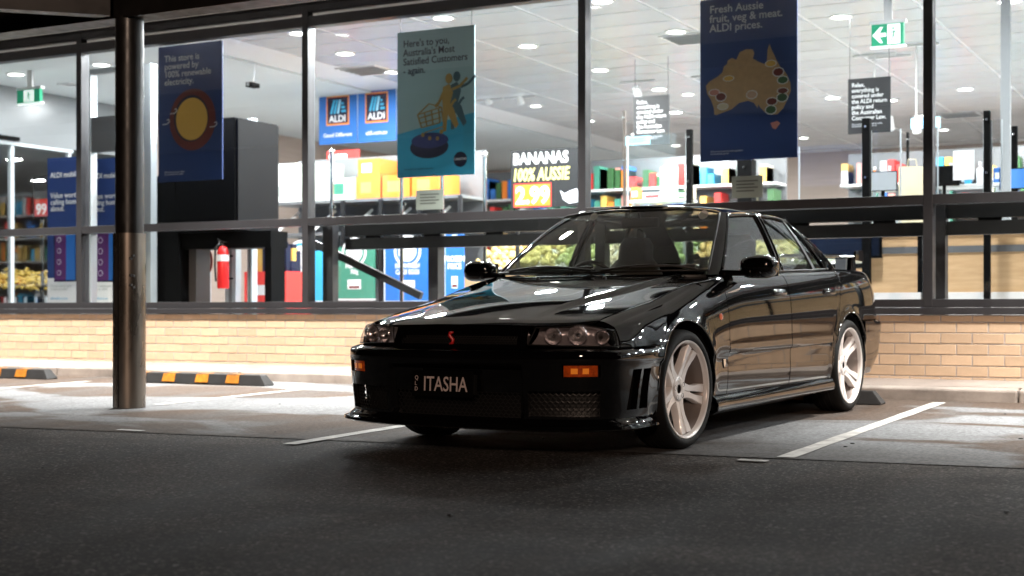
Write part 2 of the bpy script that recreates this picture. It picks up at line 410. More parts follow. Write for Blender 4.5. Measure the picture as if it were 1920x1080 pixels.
# interior shell
FZ = .15; CZ_ = 3.75; BY = 27.0
bb('shop_floor', M['floor'], UL, UR, WY + .23, BY, -.01, FZ)
M['backwall'] = mat('beige_back_wall', (0.46, 0.36, 0.30), 0.5, var=0.12, scale=2, stretch=(.3, .3, 6))
bb('back_wall', M['backwall'], UL, UR, BY, BY + .2, FZ, 4.6)
bb('side_wall', M['white'], UR, UR + .2, WY, BY + .2, -.05, 4.6)
bb('side_wall', M['white'], UL - .2, UL, WY, BY + .2, -.05, 4.6)
bb('roof_slab', M['steel_dark'], UL - .2, UR + .2, WY, BY + .2, 4.602, 4.8)
LOBBY_X = -11.0; LC = 3.72
ceil = bb('ceiling', M['tbar'], LOBBY_X, UR, WY + .32, BY, CZ_, CZ_ + .05)
bb('lobby_ceiling', M['plaster'], UL, LOBBY_X - .002, WY + .32, BY, LC, LC + .06)
bb('lobby_bulkhead', flat_('bulkhead_panel', (.20, .21, .215)), -15.12, -15.0, WY + .32, 16.2, 2.98, LC - .002)
bb('entry_wall', M['backwall'], -15.12, -15.0, 16.201, BY, FZ, LC - .002)
# ceiling tiles 1.2 x 0.6
TX, TY = 1.205, .602
tm = MB().box(-TX/2 + .020, TX/2 - .020, -TY/2 + .012, TY/2 - .012, -.006, 0).build('ceiling_tile', M['tile']); td = tm.data; bpy.data.objects.remove(tm)
rest = MB()
x0g, y0g = on_z(593, 52, CZ_)
for i in range(-4, 20):
    for j in range(-3, 27):
        cx, cy = x0g + TX * (i + .5), y0g + .2 + TY * (j + .5)
        if cx - TX/2 < LOBBY_X or cx + TX/2 > UR or cy - TY/2 < WY + .33 or cy + TY/2 > BY: continue
        xx = CS * cx + SN * cy; zz = -SN * cx + CS * cy
        px = 960 + xx / zz * FPX; py = HY - (CZ_ - CAM_Z) / zz * FPX
        if -80 < px < 2000 and py > -70 and cy < 20.5:
            o = bpy.data.objects.new('ceiling_tile', td); link(o, ceil); o.location = Vector((cx, cy, CZ_ - .001)) + OFF
        else: rest.box(cx - TX/2 + .014, cx + TX/2 - .014, cy - TY/2 + .01, cy + TY/2 - .01, CZ_ - .007, CZ_ - .001)
ro = B(rest, 'ceiling_panel', M['tile'], ceil); ro['kind'] = 'stuff'
# steel bracing behind the low windows
bb('steel_post', M['frame'], -8.30, -8.18, WY + .20, WY + .30, FZ, 1.60)
SB = WY + .40
for x0, x1 in ((-8.17, -5.42), (-5.30, -2.40), (-2.28, .60), (.72, 3.6)):
    bb('steel_beam', M['steel_dark'], x0, x1, SB, SB + .10, 1.43, 1.60)
    bb('steel_beam', M['steel_dark'], x0, x1, SB, SB + .10, 1.295, 1.405)
    for k in range(4): bb('beam_web', M['steel_dark'], x0 + (x1 - x0) * (k + .5) / 4 - .12, x0 + (x1 - x0) * (k + .5) / 4 + .06, SB + .03, SB + .05, 1.40, 1.435)
    bb('shelf_ledge', M['steel_dark'], x0, x1, SB + .11, SB + .35, 1.575, 1.60)
xa, za = at(818, 540, SB + .05)
bb('steel_post', M['frame'], xa - .055, xa + .055, SB - .01, SB + .11, FZ, 1.296)
for x in (-5.36, -2.34, .66): bb('steel_post', M['frame'], x - .05, x + .05, SB - .01, SB + .11, FZ, 1.60)
a0 = at(588, 456, SB - .03); a1 = at(790, 555, SB - .03)
B(MB().bar((a0[0], SB - .03, a0[1]), (a1[0], SB - .03, a1[1]), .072, .05, up=(0, 1, 0)), 'diagonal_brace', M['frame'])
# canopy: column, beams, soffit, lights
CXc, CYc = -7.472, 8.03
CAN = empty('canopy', (CXc, CYc, 2.86)); tag(CAN, 'dark steel awning canopy with beams above the parking bays', 'canopy')
def cn(mb, name, m, **k):
    mb.v = [tuple(Vector(q) - Vector((CXc, CYc, 2.86))) for q in mb.v]; return mb.build(name, m, CAN, **k)
cn(MB().box(UL, UR, CYc - .075, CYc + .075, 2.86, 3.20), 'front_beam', M['column'])
cn(MB().box(UL, UR, CYc - .10, CYc + .10, 2.845, 2.859), 'beam_flange', M['column'])
cn(MB().box(UL, UR, CYc - .35, WY - .01, 3.72, 3.80), 'soffit', M['soffit'])
cn(MB().box(UL, UR, CYc - .45, CYc - .352, 3.45, 3.9), 'gutter', M['column'])
d = Vector((-.953 * CS - (-.302) * SN * 1.0, 0, 0))
du = Vector((CS * -.953 - SN * -.302, SN * -.953 + CS * -.302, 0))          # diagonal edge beam running out from the column head
p0 = Vector((CXc, CYc, 2.95)); cn(MB().bar(p0 + du * .14 + Vector((0, 0, .08)), p0 + du * 7 + Vector((0, 0, .08)), .12, .34), 'edge_beam', M['column'])
for k in (0,):
    c = empty('canopy_column', (CXc, CYc, gz(CYc)))
    tag(c, 'round dark steel column with a scuffed metal sleeve on its lower half', 'column')
    h = 2.86 - gz(CYc)
    MB().lathe([(.0, 0), (.104, 0), (.104, h), (.0, h)], 32).build('shaft', M['column'], c, smooth=True, auto=40)
    MB().lathe([(.105, .005), (.119, .005), (.119, 1.30), (.105, 1.30)], 40, closed=True).build('sleeve', M['sleeve'], c, smooth=True, auto=40)
    for t in (-2.10, -1.55): MB().box(-.004, .004, -.004, .004, .01, 1.295).build('sleeve_seam', M['column'], c, loc=(.119 * math.cos(t), .119 * math.sin(t), 0))
    for z in (1.12, 1.0, .9):
        for t in (-.75, -.6): MB().lathe([(0, -.012), (.014, -.008), (.012, .008), (0, .012)], 10).build('scuff_mark', M['rubber'], c, loc=(.116 * math.cos(t), .116 * math.sin(t), z + random.uniform(-.02, .02)))
# canopy downlights
LIGHT_GRP = 'canopy downlights'
SPOT_W = 2600
def spot(name, parent, loc, w, size, blend, rad, col=(1, .95, .88)):
    l = bpy.data.lights.new(name, 'SPOT'); l.energy = w; l.spot_size = R(size); l.spot_blend = blend; l.shadow_soft_size = rad; l.color = col
    o = bpy.data.objects.new(name, l); link(o, parent); o.location = loc; return o
for x in (-15.0, -11.98, -8.95, -5.92, -0.75, 4.5, 9.0):
    r = empty('canopy_downlight', (x, 10.1, 3.72)); tag(r, 'round downlight set in the canopy soffit', 'downlight', LIGHT_GRP)
    MB().lathe([(.085, -.001), (.11, -.001), (.105, -.02), (.085, -.015)], 24, closed=True).build('trim_ring', M['white'], r, smooth=True, auto=40)
    MB().lathe([(0, -.004), (.084, -.004)], 24).build('lamp_lens', M['lens'], r)
    spot('lamp', r, (0, 0, -.03), SPOT_W, 106, 1.0, .12)
# store downlights, where the photograph shows them, and their row-mates out of frame
def downlight(x, y, z, w, label, grp, rad=.10):
    r = empty('ceiling_downlight', (x, y, z - .0085)); tag(r, label, 'downlight', grp)
    MB().lathe([(rad, 0), (rad + .03, 0), (rad + .025, -.012), (rad, -.012)], 24, closed=True).build('trim_ring', M['white'], r, smooth=True, auto=40)
    MB().lathe([(0, -.004), (rad - .001, -.004)], 24).build('lamp_lens', M['lens'], r)
    if w:
        l = bpy.data.lights.new('lamp', 'AREA'); l.shape = 'DISK'; l.size = .3; l.energy = w; l.color = (.97, .98, 1)
        o = bpy.data.objects.new('lamp', l); link(o, r); o.location = (0, 0, -.03)
DW = 150
for px, py in ((831, 33), (1268, 59), (990, 86), (1577, 31), (560, 62), (513, 132), (647, 100), (737, 135), (1125, 131), (1236, 167), (1561, 183), (1810, 167), (1893, 2), (1129, 2), (1420, 120)):
    x, y = on_z(px, py, CZ_ - .01); downlight(x, y, CZ_, DW, 'small round downlight glowing in the tiled store ceiling', 'store ceiling downlights')
for x, y in ((1.5, 13.6), (4.5, 13.6), (7.5, 14), (1.5, 18), (5, 18), (0, 23), (-5, 24), (-10, 24), (-8, 20.5), (-2.5, 21)):
    downlight(x, y, CZ_, DW * 1.6, 'small round downlight glowing in the tiled store ceiling', 'store ceiling downlights')
for px, py in ((30, 140), (190, 122)):
    x, y = on_z(px, py, LC - .01); downlight(x, y, LC - .001 + .008, DW * .45, 'round downlight in the plain white entrance lobby ceiling', 'entrance lobby downlights')
for x, y in ((-14, 15.2), (-17.5, 14), (-18.5, 17)): downlight(x, y, LC - .001 + .008, DW * .45, 'round downlight in the plain white entrance lobby ceiling', 'entrance lobby downlights')
for k in (-1, 0, 1, 2, 4, 5):                                # unseen row added behind the head rail to brighten front-facing panels
    downlight(-8.0 + 2.0 * k * 1.25, 12.1, CZ_, DW * .9, 'small round unseen downlight added behind the window head rail', 'added downlights along the window')

for i in range(7):                                    # farther rows, small and dim from outside
    for j in range(4):
        downlight(-9.6 + 2.41 * i, 18.9 + 1.9 * j, CZ_, 0, 'tiny far downlight in the tiled ceiling at the back of the store', 'far store downlights', .08)
# ---------------------------------------------------------------- things inside the shop
def wood_mat():
    m = bpy.data.materials.new('pale_wood_laminate'); t, p = nodes(m); N = t.nodes.new; L = t.links.new
    tc = N('ShaderNodeTexCoord'); mp = N('ShaderNodeMapping'); mp.inputs['Scale'].default_value = (1.2, 1.2, 9); L(tc.outputs['Object'], mp.inputs[0])
    n = N('ShaderNodeTexNoise'); n.inputs['Scale'].default_value = 3; n.inputs['Detail'].default_value = 8; n.inputs['Distortion'].default_value = .4; L(mp.outputs[0], n.inputs['Vector'])
    r = N('ShaderNodeValToRGB'); r.color_ramp.elements[0].position = .3; r.color_ramp.elements[0].color = (.58, .37, .19, 1); r.color_ramp.elements[1].position = .7; r.color_ramp.elements[1].color = (.72, .48, .27, 1)
    L(n.outputs['Fac'], r.inputs[0]); L(r.outputs[0], p.inputs['Base Color']); p.inputs['Roughness'].default_value = .4
    return m
M['wood'] = wood_mat()
def flat(name, col, **k):
    if name not in M: M[name] = mat(name, col, k.pop('rough', .45), **k)
    return M[name]
NAVY = flat('navy_print', (.017, .045, .17)); TEAL = flat('teal_print', (.36, .54, .58)); SKYB = flat('sky_blue_print', (.045, .38, .62))
WHT = flat('white_print', (.85, .85, .85)); BLK = flat('black_print', (.01, .01, .011)); YEL = flat('yellow_print', (.75, .46, .10)); ORG = flat('orange_print', (.80, .22, .02))
RED = flat('red_print', (.62, .03, .025)); GLD = flat('gold_print', (.36, .24, .07)); TAN = flat('cardboard_print', (.52, .34, .175), var=.15, scale=20); GRY = flat('grey_print', (.45, .50, .47))
GRN = flat('green_print', (.05, .22, .15)); BLU = flat('blue_print', (.02, .13, .42)); CRM = flat('cream_print', (.75, .68, .50)); DNV = flat('dark_navy_print', (.006, .008, .03))
EXG = flat('exit_sign_green', (.0, .25, .12), emit=(.0, .33, .17), es=.35); EXW = flat('exit_sign_white', (.8, .85, .82), emit=(.9, 1, .95), es=.9)
LBL = flat('pale_blue_card', (.30, .62, .80)); MUS = flat('dark_gold_print', (.22, .15, .05)); PNK = flat('meat_print', (.62, .27, .22)); MAR = flat('maroon_print', (.13, .018, .012)); LEA = flat('leaf_print', (.03, .10, .03))
BAG = flat('beige_paper', (.62, .55, .38)); STL = flat('shelf_grey', (.17, .175, .18), metal=.3)

class Sign:
    """flat upright board facing the car park, laid out in its own metres from its top-left corner"""
    def __init__(s, name, rect, Y, m, label, cat, thick=.012, parent_hang=None, group=None, wires=True, top=None, body='panel'):
        x0, y0, x1, y1 = rect
        u0, zt = at(x0, y0, Y); u1, _ = at(x1, y0, Y); _, zb = at(x0, y1, Y)
        s.w, s.h = u1 - u0, zt - zb; s.o = empty(name, (u0, Y, zb)); s.t = thick; s.n = 0
        MB().box(0, s.w, 0, thick, 0, s.h).build(body, m, s.o)
        if top is not None:
            mb = MB()
            for q in (.04, .96): mb.tube([(s.w * q, thick/2, s.h - .002), (s.w * q, thick/2, top - zb)], .003, 6)
            mb.build('hanging_wire', M['steel_dark'], s.o)
        tag(s.o, label, cat, group)
    def P(s, fx, fy): return fx * s.w, (1 - fy) * s.h
    def rect(s, fx0, fy0, fx1, fy1, m, name='printed_block', lift=.0015):
        a, d = s.P(fx0, fy0); b, c = s.P(fx1, fy1)
        return MB().box(a, b, -lift, .0002, c, d).build(name, m, s.o)
    def poly(s, pts, m, name='printed_shape', lift=.0025):
        q = [s.P(*p) for p in pts]
        return MB().prism(q, lambda a, b, c: (a, c, b), -lift, .0002).build(name, m, s.o)
    def disc(s, fx, fy, r, m, name='printed_disc', lift=.0025, sq=1.0, n=28):
        cx, cz = s.P(fx, fy); r *= s.w
        return MB().prism([(cx + r * math.cos(6.2832*k/n), cz + sq * r * math.sin(6.2832*k/n)) for k in range(n)], lambda a, b, c: (a, c, b), -lift, .0002).build(name, m, s.o)
    def text(s, body, fx, fy, fh, m, bold=0.012, align='LEFT', sx=1.0, shear=0, name='lettering', lift=.003, space=1.0):
        x, z = s.P(fx, fy); text(name, body, fh * s.h, m, s.o, (x, -lift, z), bold=bold, align=align, sx=sx, shear=shear, space=space)
    def stroke(s, pts, r, m, name='printed_stroke', lift=.004):
        q = [s.P(*p) for p in pts]; mb = MB()
        for (a, b), (c, d) in zip(q[:-1], q[1:]): mb.bar((a, -lift/2, b), (c, -lift/2, d), lift, r * s.w, up=(0, 1, 0)) if False else mb.bar((a, -lift/2, b), (c, -lift/2, d), r * s.w, lift, up=(0, 1, 0))
        return mb.build(name, m, s.o)
def dim(c): return c
PRW = flat('pale_print', (.78, .80, .84))
BANY = WY + .34; BT = CZ_ - .001
# hanging banners
s = Sign('hanging_banner', (297, 89, 417, 342), BANY, NAVY, 'navy hanging banner with an orange sun about renewable electricity', 'banner', top=LC-.001, body='banner_cloth')
for k, l in enumerate(('This store is', 'powered by', '100% renewable', 'electricity.')): s.text(l, .10, .115 + .058 * k, .066, PRW, .008)
s.disc(.54, .555, .36, MAR, 'sun_corona', .002, 1.04, 40); s.disc(.52, .545, .27, DNV, 'sun_shadow_ring', .0028, 1.05, 40); s.disc(.53, .55, .245, YEL, 'sun_disc', .0036, 1.05, 40)
for cx, cy in ((.14, .565), (.26, .49), (.88, .61)):
    s.stroke([(cx - .07, cy + .01), (cx, cy + .008), (cx + .04, cy - .008), (cx + .03, cy - .025), (cx, cy - .02)], .008, PRW, 'wind_swirl')
s.text('25% of our stores and offices\nare covered by solar panels', .10, .935, .016, PRW, 0)
s = Sign('hanging_banner', (745, 62, 890, 334), BANY, TEAL, 'teal hanging banner with a golden figure pushing a trolley', 'banner', top=BT, body='banner_cloth')
for k, l in enumerate(("Here's to you,", "Australia's Most", 'Satisfied Customers', '- again.')): s.text(l, .08, .105 + .062 * k, .068, DNV, .012, sx=.93)
s.poly([(0, .70), (1, .585), (1, 1), (0, 1)], SKYB, 'blue_floor_print', .0015)
s.poly([(.86, .60), (1, .585), (1, .97), (.86, .97)], flat('blue_print_edge', (.05, .36, .56)), 'side_stripe', .002)
s.disc(.42, .80, .25, DNV, 'pedestal_print', .003, .50); s.disc(.43, .755, .24, flat('pedestal_top', (.02, .03, .12)), 'pedestal_top_print', .0045, .36)
SH = flat('figure_shadow', (.05, .11, .14))
for m_, dx, dy, lf in ((SH, .10, -.01, .0032), (GLD, 0, 0, .006)):
    def q(pts): return [(a + dx, b + dy) for a, b in pts]
    s.poly(q([(.60, .40), (.68, .38), (.73, .44), (.69, .52), (.735, .545), (.80, .66), (.76, .685), (.66, .585), (.64, .70), (.60, .70), (.60, .56), (.59, .47)]), m_, 'figure_print', lf)
    s.disc(.675 + dx, .345 + dy, .045, m_, 'figure_head_print', lf, 1.25, 14)
    s.stroke(q([(.72, .42), (.82, .40), (.91, .35)]), .03, m_, 'figure_arm_print', lf); s.stroke(q([(.62, .42), (.55, .50), (.50, .53)]), .03, m_, 'figure_arm_print', lf + .0006)
    s.stroke(q([(.69, .54), (.74, .50), (.77, .49)]), .03, m_, 'figure_leg_print', lf + .0009)
for a, b in (((.27, .575), (.58, .535)), ((.29, .60), (.58, .565)), ((.30, .635), (.57, .605)), ((.32, .665), (.56, .64)), ((.27, .575), (.32, .665)), ((.36, .565), (.39, .655)), ((.45, .55), (.47, .645)), ((.54, .54), (.56, .64)), ((.42, .505), (.58, .535)), ((.27, .575), (.42, .505)), ((.36, .70), (.62, .665)), ((.58, .535), (.62, .70))):
    s.stroke([a, b], .011, GLD, 'trolley_print', .0075)
for cx, cy in ((.34, .715), (.58, .70), (.43, .74), (.53, .745)): s.disc(cx, cy, .022, GLD, 'trolley_wheel_print', .0085, 1.1, 12)
s.disc(.82, .895, .085, DNV, 'seal_print', .003); s.text('CANSTAR', .82, .90, .022, PRW, .01, 'CENTER')
s.text('Australia Most Satisfied Customers', .10, .95, .016, DNV, 0)
s = Sign('hanging_banner', (1313, 2, 1495, 304), BANY, NAVY, 'navy hanging banner with a cardboard map of Australia', 'banner', top=BT, body='banner_cloth')
for k, l in enumerate(('Fresh Aussie', 'fruit, veg & meat.', 'ALDI prices.')): s.text(l, .10, .085 + .058 * k, .067, PRW, .014)
AUS = [(.06,.53),(.10,.505),(.18,.48),(.235,.455),(.25,.42),(.285,.405),(.29,.385),(.335,.37),(.38,.385),(.415,.34),(.48,.325),(.55,.33),(.565,.355),(.55,.385),(.60,.405),(.67,.425),(.695,.405),(.70,.345),(.72,.305),(.745,.345),(.765,.37),(.79,.405),(.83,.45),(.87,.475),(.90,.505),(.93,.55),(.935,.60),(.90,.65),(.86,.70),(.80,.735),(.74,.735),(.67,.715),(.63,.69),(.605,.665),(.60,.69),(.56,.655),(.50,.64),(.41,.65),(.33,.685),(.25,.70),(.17,.715),(.15,.71),(.145,.67),(.115,.62),(.075,.58)]
s.poly(AUS, TAN, 'map_print', .003)
s.poly([(.73, .785), (.80, .775), (.83, .79), (.78, .825), (.75, .815)], PNK, 'map_print', .003)
for cx, cy, m_, sq in ((.30,.495,YEL,.5),(.15,.575,PNK,.6),(.22,.605,MAR,.8),(.24,.665,CRM,.6),(.54,.605,flat('chicken_print',(.62,.42,.30)),.75),(.735,.425,YEL,.6),(.81,.48,MAR,.8),(.855,.53,LEA,.7),(.855,.595,MAR,.55),(.85,.635,LEA,.8),(.745,.655,MAR,.7),(.735,.705,LEA,.8)):
    s.disc(cx, cy, .062, WHT, 'food_outline_print', .004, sq * 1.0, 9); s.disc(cx, cy, .052, m_, 'food_print', .005, sq * .95, 9)
s.text('97% of our fresh fruit and vegetables\nare Australian grown', .11, .945, .014, PRW, 0)
# entrance lobby posters
def mobile_poster(rect, Y, label):
    s = Sign('advert_poster', rect, Y, NAVY, label, 'poster', thick=.03)
    z0 = s.h
    s.text('ALDI mobile', .10, .135, .05, WHT, .012); s.text('Value worth\ncalling home\nabout.', .10, .275, .052, WHT, .006, space=.85)
    s.rect(0, .82, 1, 1, WHT, 'white_base'); s.text('Pick up a starter pack\nin store or online', .10, .88, .022, GRY, 0); s.text('aldimobile.com.au', .1, .965, .022, SKYB, 0)
    s.rect(.22, .50, .92, .845, DNV, 'phone_print', .003); s.rect(.25, .51, .60, .835, flat('purple_print', (.09, .02, .12)), 'phone_screen', .0045); s.rect(.60, .51, .89, .835, BLU, 'phone_screen', .0042)
    for k in range(4): s.disc(.38, .56 + .075 * k, .06, PRW, 'icon_print', .006); s.disc(.38, .56 + .075 * k, .05, flat('purple_print', (.09, .02, .12)), 'icon_print', .0068)
    MB().box(0, s.w, .03, .40, -(s.o.location.z - FZ), .06).build('stand_base', M['alu'], s.o)
mobile_poster((89, 297, 148, 571), 13.2, 'navy phone advert poster beside the sliding entrance doors')
mobile_poster((163, 299, 232, 571), 12.6, 'navy phone advert poster in front of the pale door frame')
# exit signs
def exit_sign(rect, Y, top, label, arrow):
    s = Sign('exit_sign', rect, Y, EXG, label, 'exit sign', thick=.05, body='sign_case')
    MB().box(-.015, s.w + .015, .012, .062, -.02, -.001).build('case_edge', EXW, s.o)
    MB().box(-.02, s.w + .02, .005, .07, s.h + .001, s.h + .035).build('case_top', M['white'], s.o)
    MB().box(s.w/2 - .04, s.w/2 + .04, .02, .05, s.h + .036, top - s.o.location.z).build('hanger', M['white'], s.o)
    a, b = (.50, .90) if arrow else (.30, .75)
    s.rect(a, .04, b, .96, EXW, 'white_field')
    c = (a + b) / 2
    s.disc(c - .02, .24, .035, EXG, 'figure_head', .004, 1, 10)
    s.stroke([(c + .01, .34), (c - .02, .58)], .04, EXG, 'running_figure'); s.stroke([(c - .02, .56), (c + .05, .70), (c + .03, .90)], .024, EXG, 'running_figure'); s.stroke([(c - .02, .58), (c - .06, .74), (c - .12, .90)], .024, EXG, 'running_figure')
    s.stroke([(c + .01, .36), (c + .08, .46), (c + .12, .40)], .02, EXG, 'running_figure'); s.stroke([(c + .01, .36), (c - .08, .42), (c - .10, .54)], .02, EXG, 'running_figure')
    if arrow:
        s.rect(.16, .42, .46, .60, EXW, 'arrow_print'); s.poly([(.03, .51), (.27, .14), (.36, .14), (.22, .51), (.36, .88), (.27, .88)], EXW, 'arrow_print', .003)
exit_sign((1634, 47, 1694, 87), 13.9, CZ_ - .008, 'green and white running man exit sign with an arrow under the tiled ceiling', True)
exit_sign((32, 170, 74, 194), 13.0, LC - .001, 'green exit sign without an arrow in the entrance lobby', False)
# return policy boards
def relax(rect, Y, label):
    s = Sign('notice_board', rect, Y, BLK, label, 'sign', top=CZ_ - .008, body='board')
    for k, l in enumerate(('Relax,', 'everything is', 'covered under', 'the ALDI return', 'policy and', 'the Australian', 'Consumer Law.')): s.text(l, .09, .15 + .10 * k, .105, WHT, .014, sx=.92)
    s.text('Our products are of the highest quality\nand guaranteed. See aldi.com.au', .09, .84, .035, PRW, 0)
relax((1188, 182, 1255, 274), 16.0, 'black returns notice hanging behind the thin brown pole')
relax((1590, 149, 1670, 252), 14.6, 'black returns notice hanging right of the map banner near the exit sign')
# brand boards
for k, (r, t) in enumerate((((598, 170, 669, 272), 'Good Different'), ((671, 163, 742, 268), 'aldi.com.au'), ((744, 158, 815, 262), 'Good Different'))):
    s = Sign('brand_board', r, 16.6, BLU, ('blue supermarket logo board above the red savers sign', 'blue logo board with the web address beside the teal banner', 'blue logo board mostly hidden behind the teal banner')[k], 'sign', top=CZ_ - .008, body='board')
    for i, m_ in enumerate((ORG, YEL, RED, DNV)): q = .012 * i; s.rect(.20 + q, .12 + q, .80 - q, .66 - q, m_, 'logo_border', .002 + .001 * i)
    s.text('ALDI', .5, .60, .17, WHT, .02, 'CENTER', lift=.008)
    for i in range(3): s.stroke([(.33 + .09 * i, .45), (.42 + .075 * i, .20)], .05, SKYB if i < 2 else LBL, 'logo_bar', .008)
    for i in range(3): s.rect(.60, .25 + .07 * i, .66 + .03 * i, .29 + .07 * i, SKYB, 'logo_bar', .008)
    s.text(t, .5, .87, .10, WHT, .012, 'CENTER', lift=.004)
s = Sign('price_board', (958, 283, 1095, 391), 14.4, BLK, 'black chalkboard style bananas price board above the fruit display', 'sign', top=None, body='board')
s.text('BANANAS', .03, .24, .27, WHT, .035, sx=.86); s.text('100% AUSSIE', .02, .53, .30, flat('chalk_yellow', (.85, .78, .25)), .03, sx=.66, shear=.15)
s.rect(.04, .575, .56, .99, RED, 'price_card', .002); s.rect(.055, .60, .545, .97, ORG, 'price_card', .003); s.text('2.99', .07, .92, .40, WHT, .035, sx=.95, lift=.006)
s.poly([(.68, .72), (.74, .78), (.80, .74), (.90, .70), (.94, .80), (.93, .93), (.80, .95), (.72, .88)], PRW, 'chalk_drawing')
MB().box(.05, .09, .013, .05, -(s.o.location.z - FZ), s.h * .9).box(s.w - .09, s.w - .05, .013, .05, -(s.o.location.z - FZ), s.h * .9).build('board_leg', M['steel_dark'], s.o)
s = Sign('special_sign', (613, 284, 673, 332), 15.6, RED, 'red super savers sign standing on the shelf top', 'sign', body='board')
s.text('SUPER', .06, .42, .40, WHT, .03, sx=.8); s.text('SAVERS', .06, .80, .34, WHT, .03, sx=.75)
MB().box(s.w/2 - .02, s.w/2 + .02, .013, .03, -(s.o.location.z - 2.06), s.h * .5).build('sign_stem', M['steel_dark'], s.o)
# shelving with end posters and cartons
SY = 14.6
xL, _ = at(505, 500, SY); xR, _ = at(862, 500, SY)
r = empty('gondola_shelf', (xL, SY, FZ)); W_ = xR - xL; tag(r, 'long grey supermarket shelf unit with promotional posters on its back', 'shelf')
MB().box(0, W_, .62, .66, 0, 2.5).build('back_panel', STL, r)
for k, z in enumerate((.12, 1.48, 1.88)): MB().box(0, W_, .03, .619, z, z + .035).build('shelf_board', STL, r)
for k in range(6): MB().box(W_ * k / 5 - .025, W_ * k / 5 + .025, 0, .029, 0, 1.9).build('upright', M['steel_dark'], r)
for k in range(5): MB().bar((W_ * (k + .1) / 5, .1, 1.55), (W_ * (k + .45) / 5, .3, 1.80), .05, .03).build('bracket', M['white'], r)
def carton(x, y, z, w, d, h, m, m2, label, grp):
    o = empty('carton', (x, y, z)); MB().box(0, w, 0, d, 0, h).build('carton_body', m, o)
    MB().box(w * .18, w * .62, -.0018, .0002, h * .25, h * .75).build('printed_panel', m2, o)
    MB().box(-.001, w + .001, d * .45, d * .55, h + .0003, h + .0012).build('carton_tape', CRM, o)
    tag(o, label, 'carton', grp)
x = xL + .05; k = 0
GC = flat('white_green_carton', (.62, .72, .60)); OC = flat('orange_carton', (.72, .22, .03)); WC = flat('white_carton', (.80, .80, .76))
zs = FZ + 1.916
while x < xR - .45:
    w = random.uniform(.34, .42); f = (x - xL) / W_
    A = GC if f < .42 else OC
    if f < .12: A = WC
    g_ = 'white and green cartons on the shelf' if A is GC else ('orange cartons on the shelf' if A is OC else 'plain white cartons on the shelf')
    lb = {'white_green_carton': 'pale green carton with green print on the shelf top', 'orange_carton': 'orange cardboard carton on the shelf top', 'white_carton': 'plain white carton at the end of the shelf top'}[A.name]
    carton(x, SY + .05, zs, w, .45, .27, A, GRN if A is GC else (YEL if A is OC else GRY), lb, g_)
    if random.random() < .55: carton(x + .01, SY + .07, zs + .272, w - .03, .42, .20 + .05 * random.random(), A, WHT, lb, g_)
    x += w + .03; k += 1
def end_poster(rect, m, label, lines, blob):
    s = Sign('shelf_poster', rect, SY - .03, m, label, 'poster')
    if blob:
        s.disc(.5, .10, .30, WHT, 'plate_print', .002, 1); s.disc(.5, .10, .25, m, 'plate_print', .003, 1); s.disc(.5, .10, .20, WHT, 'plate_print', .004, 1)
    for k, l in enumerate(lines): s.text(l, .5, .40 + .11 * k, .115, WHT, .03, 'CENTER', sx=.8)
    s.rect(.34, .62, .66, .80, WHT, 'price_print', .002); s.rect(.37, .74, .63, .785, MAR, 'price_print', .003)
    s.rect(-.02, -.01, 0, 1.01, WHT, 'poster_edge'); s.rect(-.02, .985, 1.02, 1.01, WHT, 'poster_edge', .0022)
    MB().box(s.w * .4, s.w * .6, .013, .029, 0, s.h * .9).build('poster_clip', STL, s.o)
    MB().box(s.w * .1, s.w * .9, .002, .03, -(s.o.location.z - FZ), -.001).build('kick_panel', STL, s.o)
end_poster((523, 472, 605, 566), SKYB, 'bright blue farm fresh poster next to the red bin', ('FARM FRESH', 'CAGE'), True)
end_poster((626, 464, 703, 562), GRN, 'dark green poster with a white plate crossed by the diagonal brace', ('Free range', '700g'), True)
end_poster((722, 461, 807, 566), BLU, 'blue farm fresh cage eggs poster beside the grey post', ('FARM FRESH', 'CAGE EGGS'), True)
end_poster((835, 440, 870, 566), BLU, 'narrow blue poster with a yellow frozen price flash', ('FROZEN', 'PRICE'), True)
# fruit display
PY = 14.9
xL2, _ = at(868, 500, PY); xR2 = -3.2
r = empty('produce_stand', (xL2, PY, FZ)); W2 = xR2 - xL2; tag(r, 'long wooden produce stand heaped with fruit', 'display stand')
n = 6
for k in range(n): MB().box(W2 * k / n + .005, W2 * (k + 1) / n - .005, 0, .03, .1, .98).build('wood_panel', M['wood'], r)
MB().box(0, W2, .02, .9, 0, .1).build('plinth', M['steel_dark'], r); MB().box(-.02, W2 + .02, -.02, .06, .981, 1.03).build('rail', M['black'], r)
MB().add([(0,.061,.98),(W2,.061,.98),(W2,.9,1.30),(0,.9,1.30),(0,.061,.94),(W2,.061,.94),(W2,.9,1.26),(0,.9,1.26)], [(3,2,1,0),(4,5,6,7),(0,1,5,4),(1,2,6,5),(2,3,7,6),(3,0,4,7)]).build('tray', M['white'], r)
fr = [flat('mango_skin', (.72, .50, .18)), flat('lemon_skin', (.80, .70, .24)), flat('green_apple_skin', (.48, .55, .20)), flat('pale_melon_skin', (.76, .68, .45)), flat('lettuce_leaf', (.30, .42, .14))]
fm = []
for m_ in fr:
    bm = bmesh.new(); bmesh.ops.create_icosphere(bm, subdivisions=1, radius=.042)
    for v_ in bm.verts: v_.co *= random.uniform(.88, 1.1)
    me = bpy.data.meshes.new('fruit'); bm.to_mesh(me); bm.free(); me.materials.append(m_); me.polygons.foreach_set('use_smooth', [True] * len(me.polygons)); fm.append(me)
bits = [MB() for _ in fr]
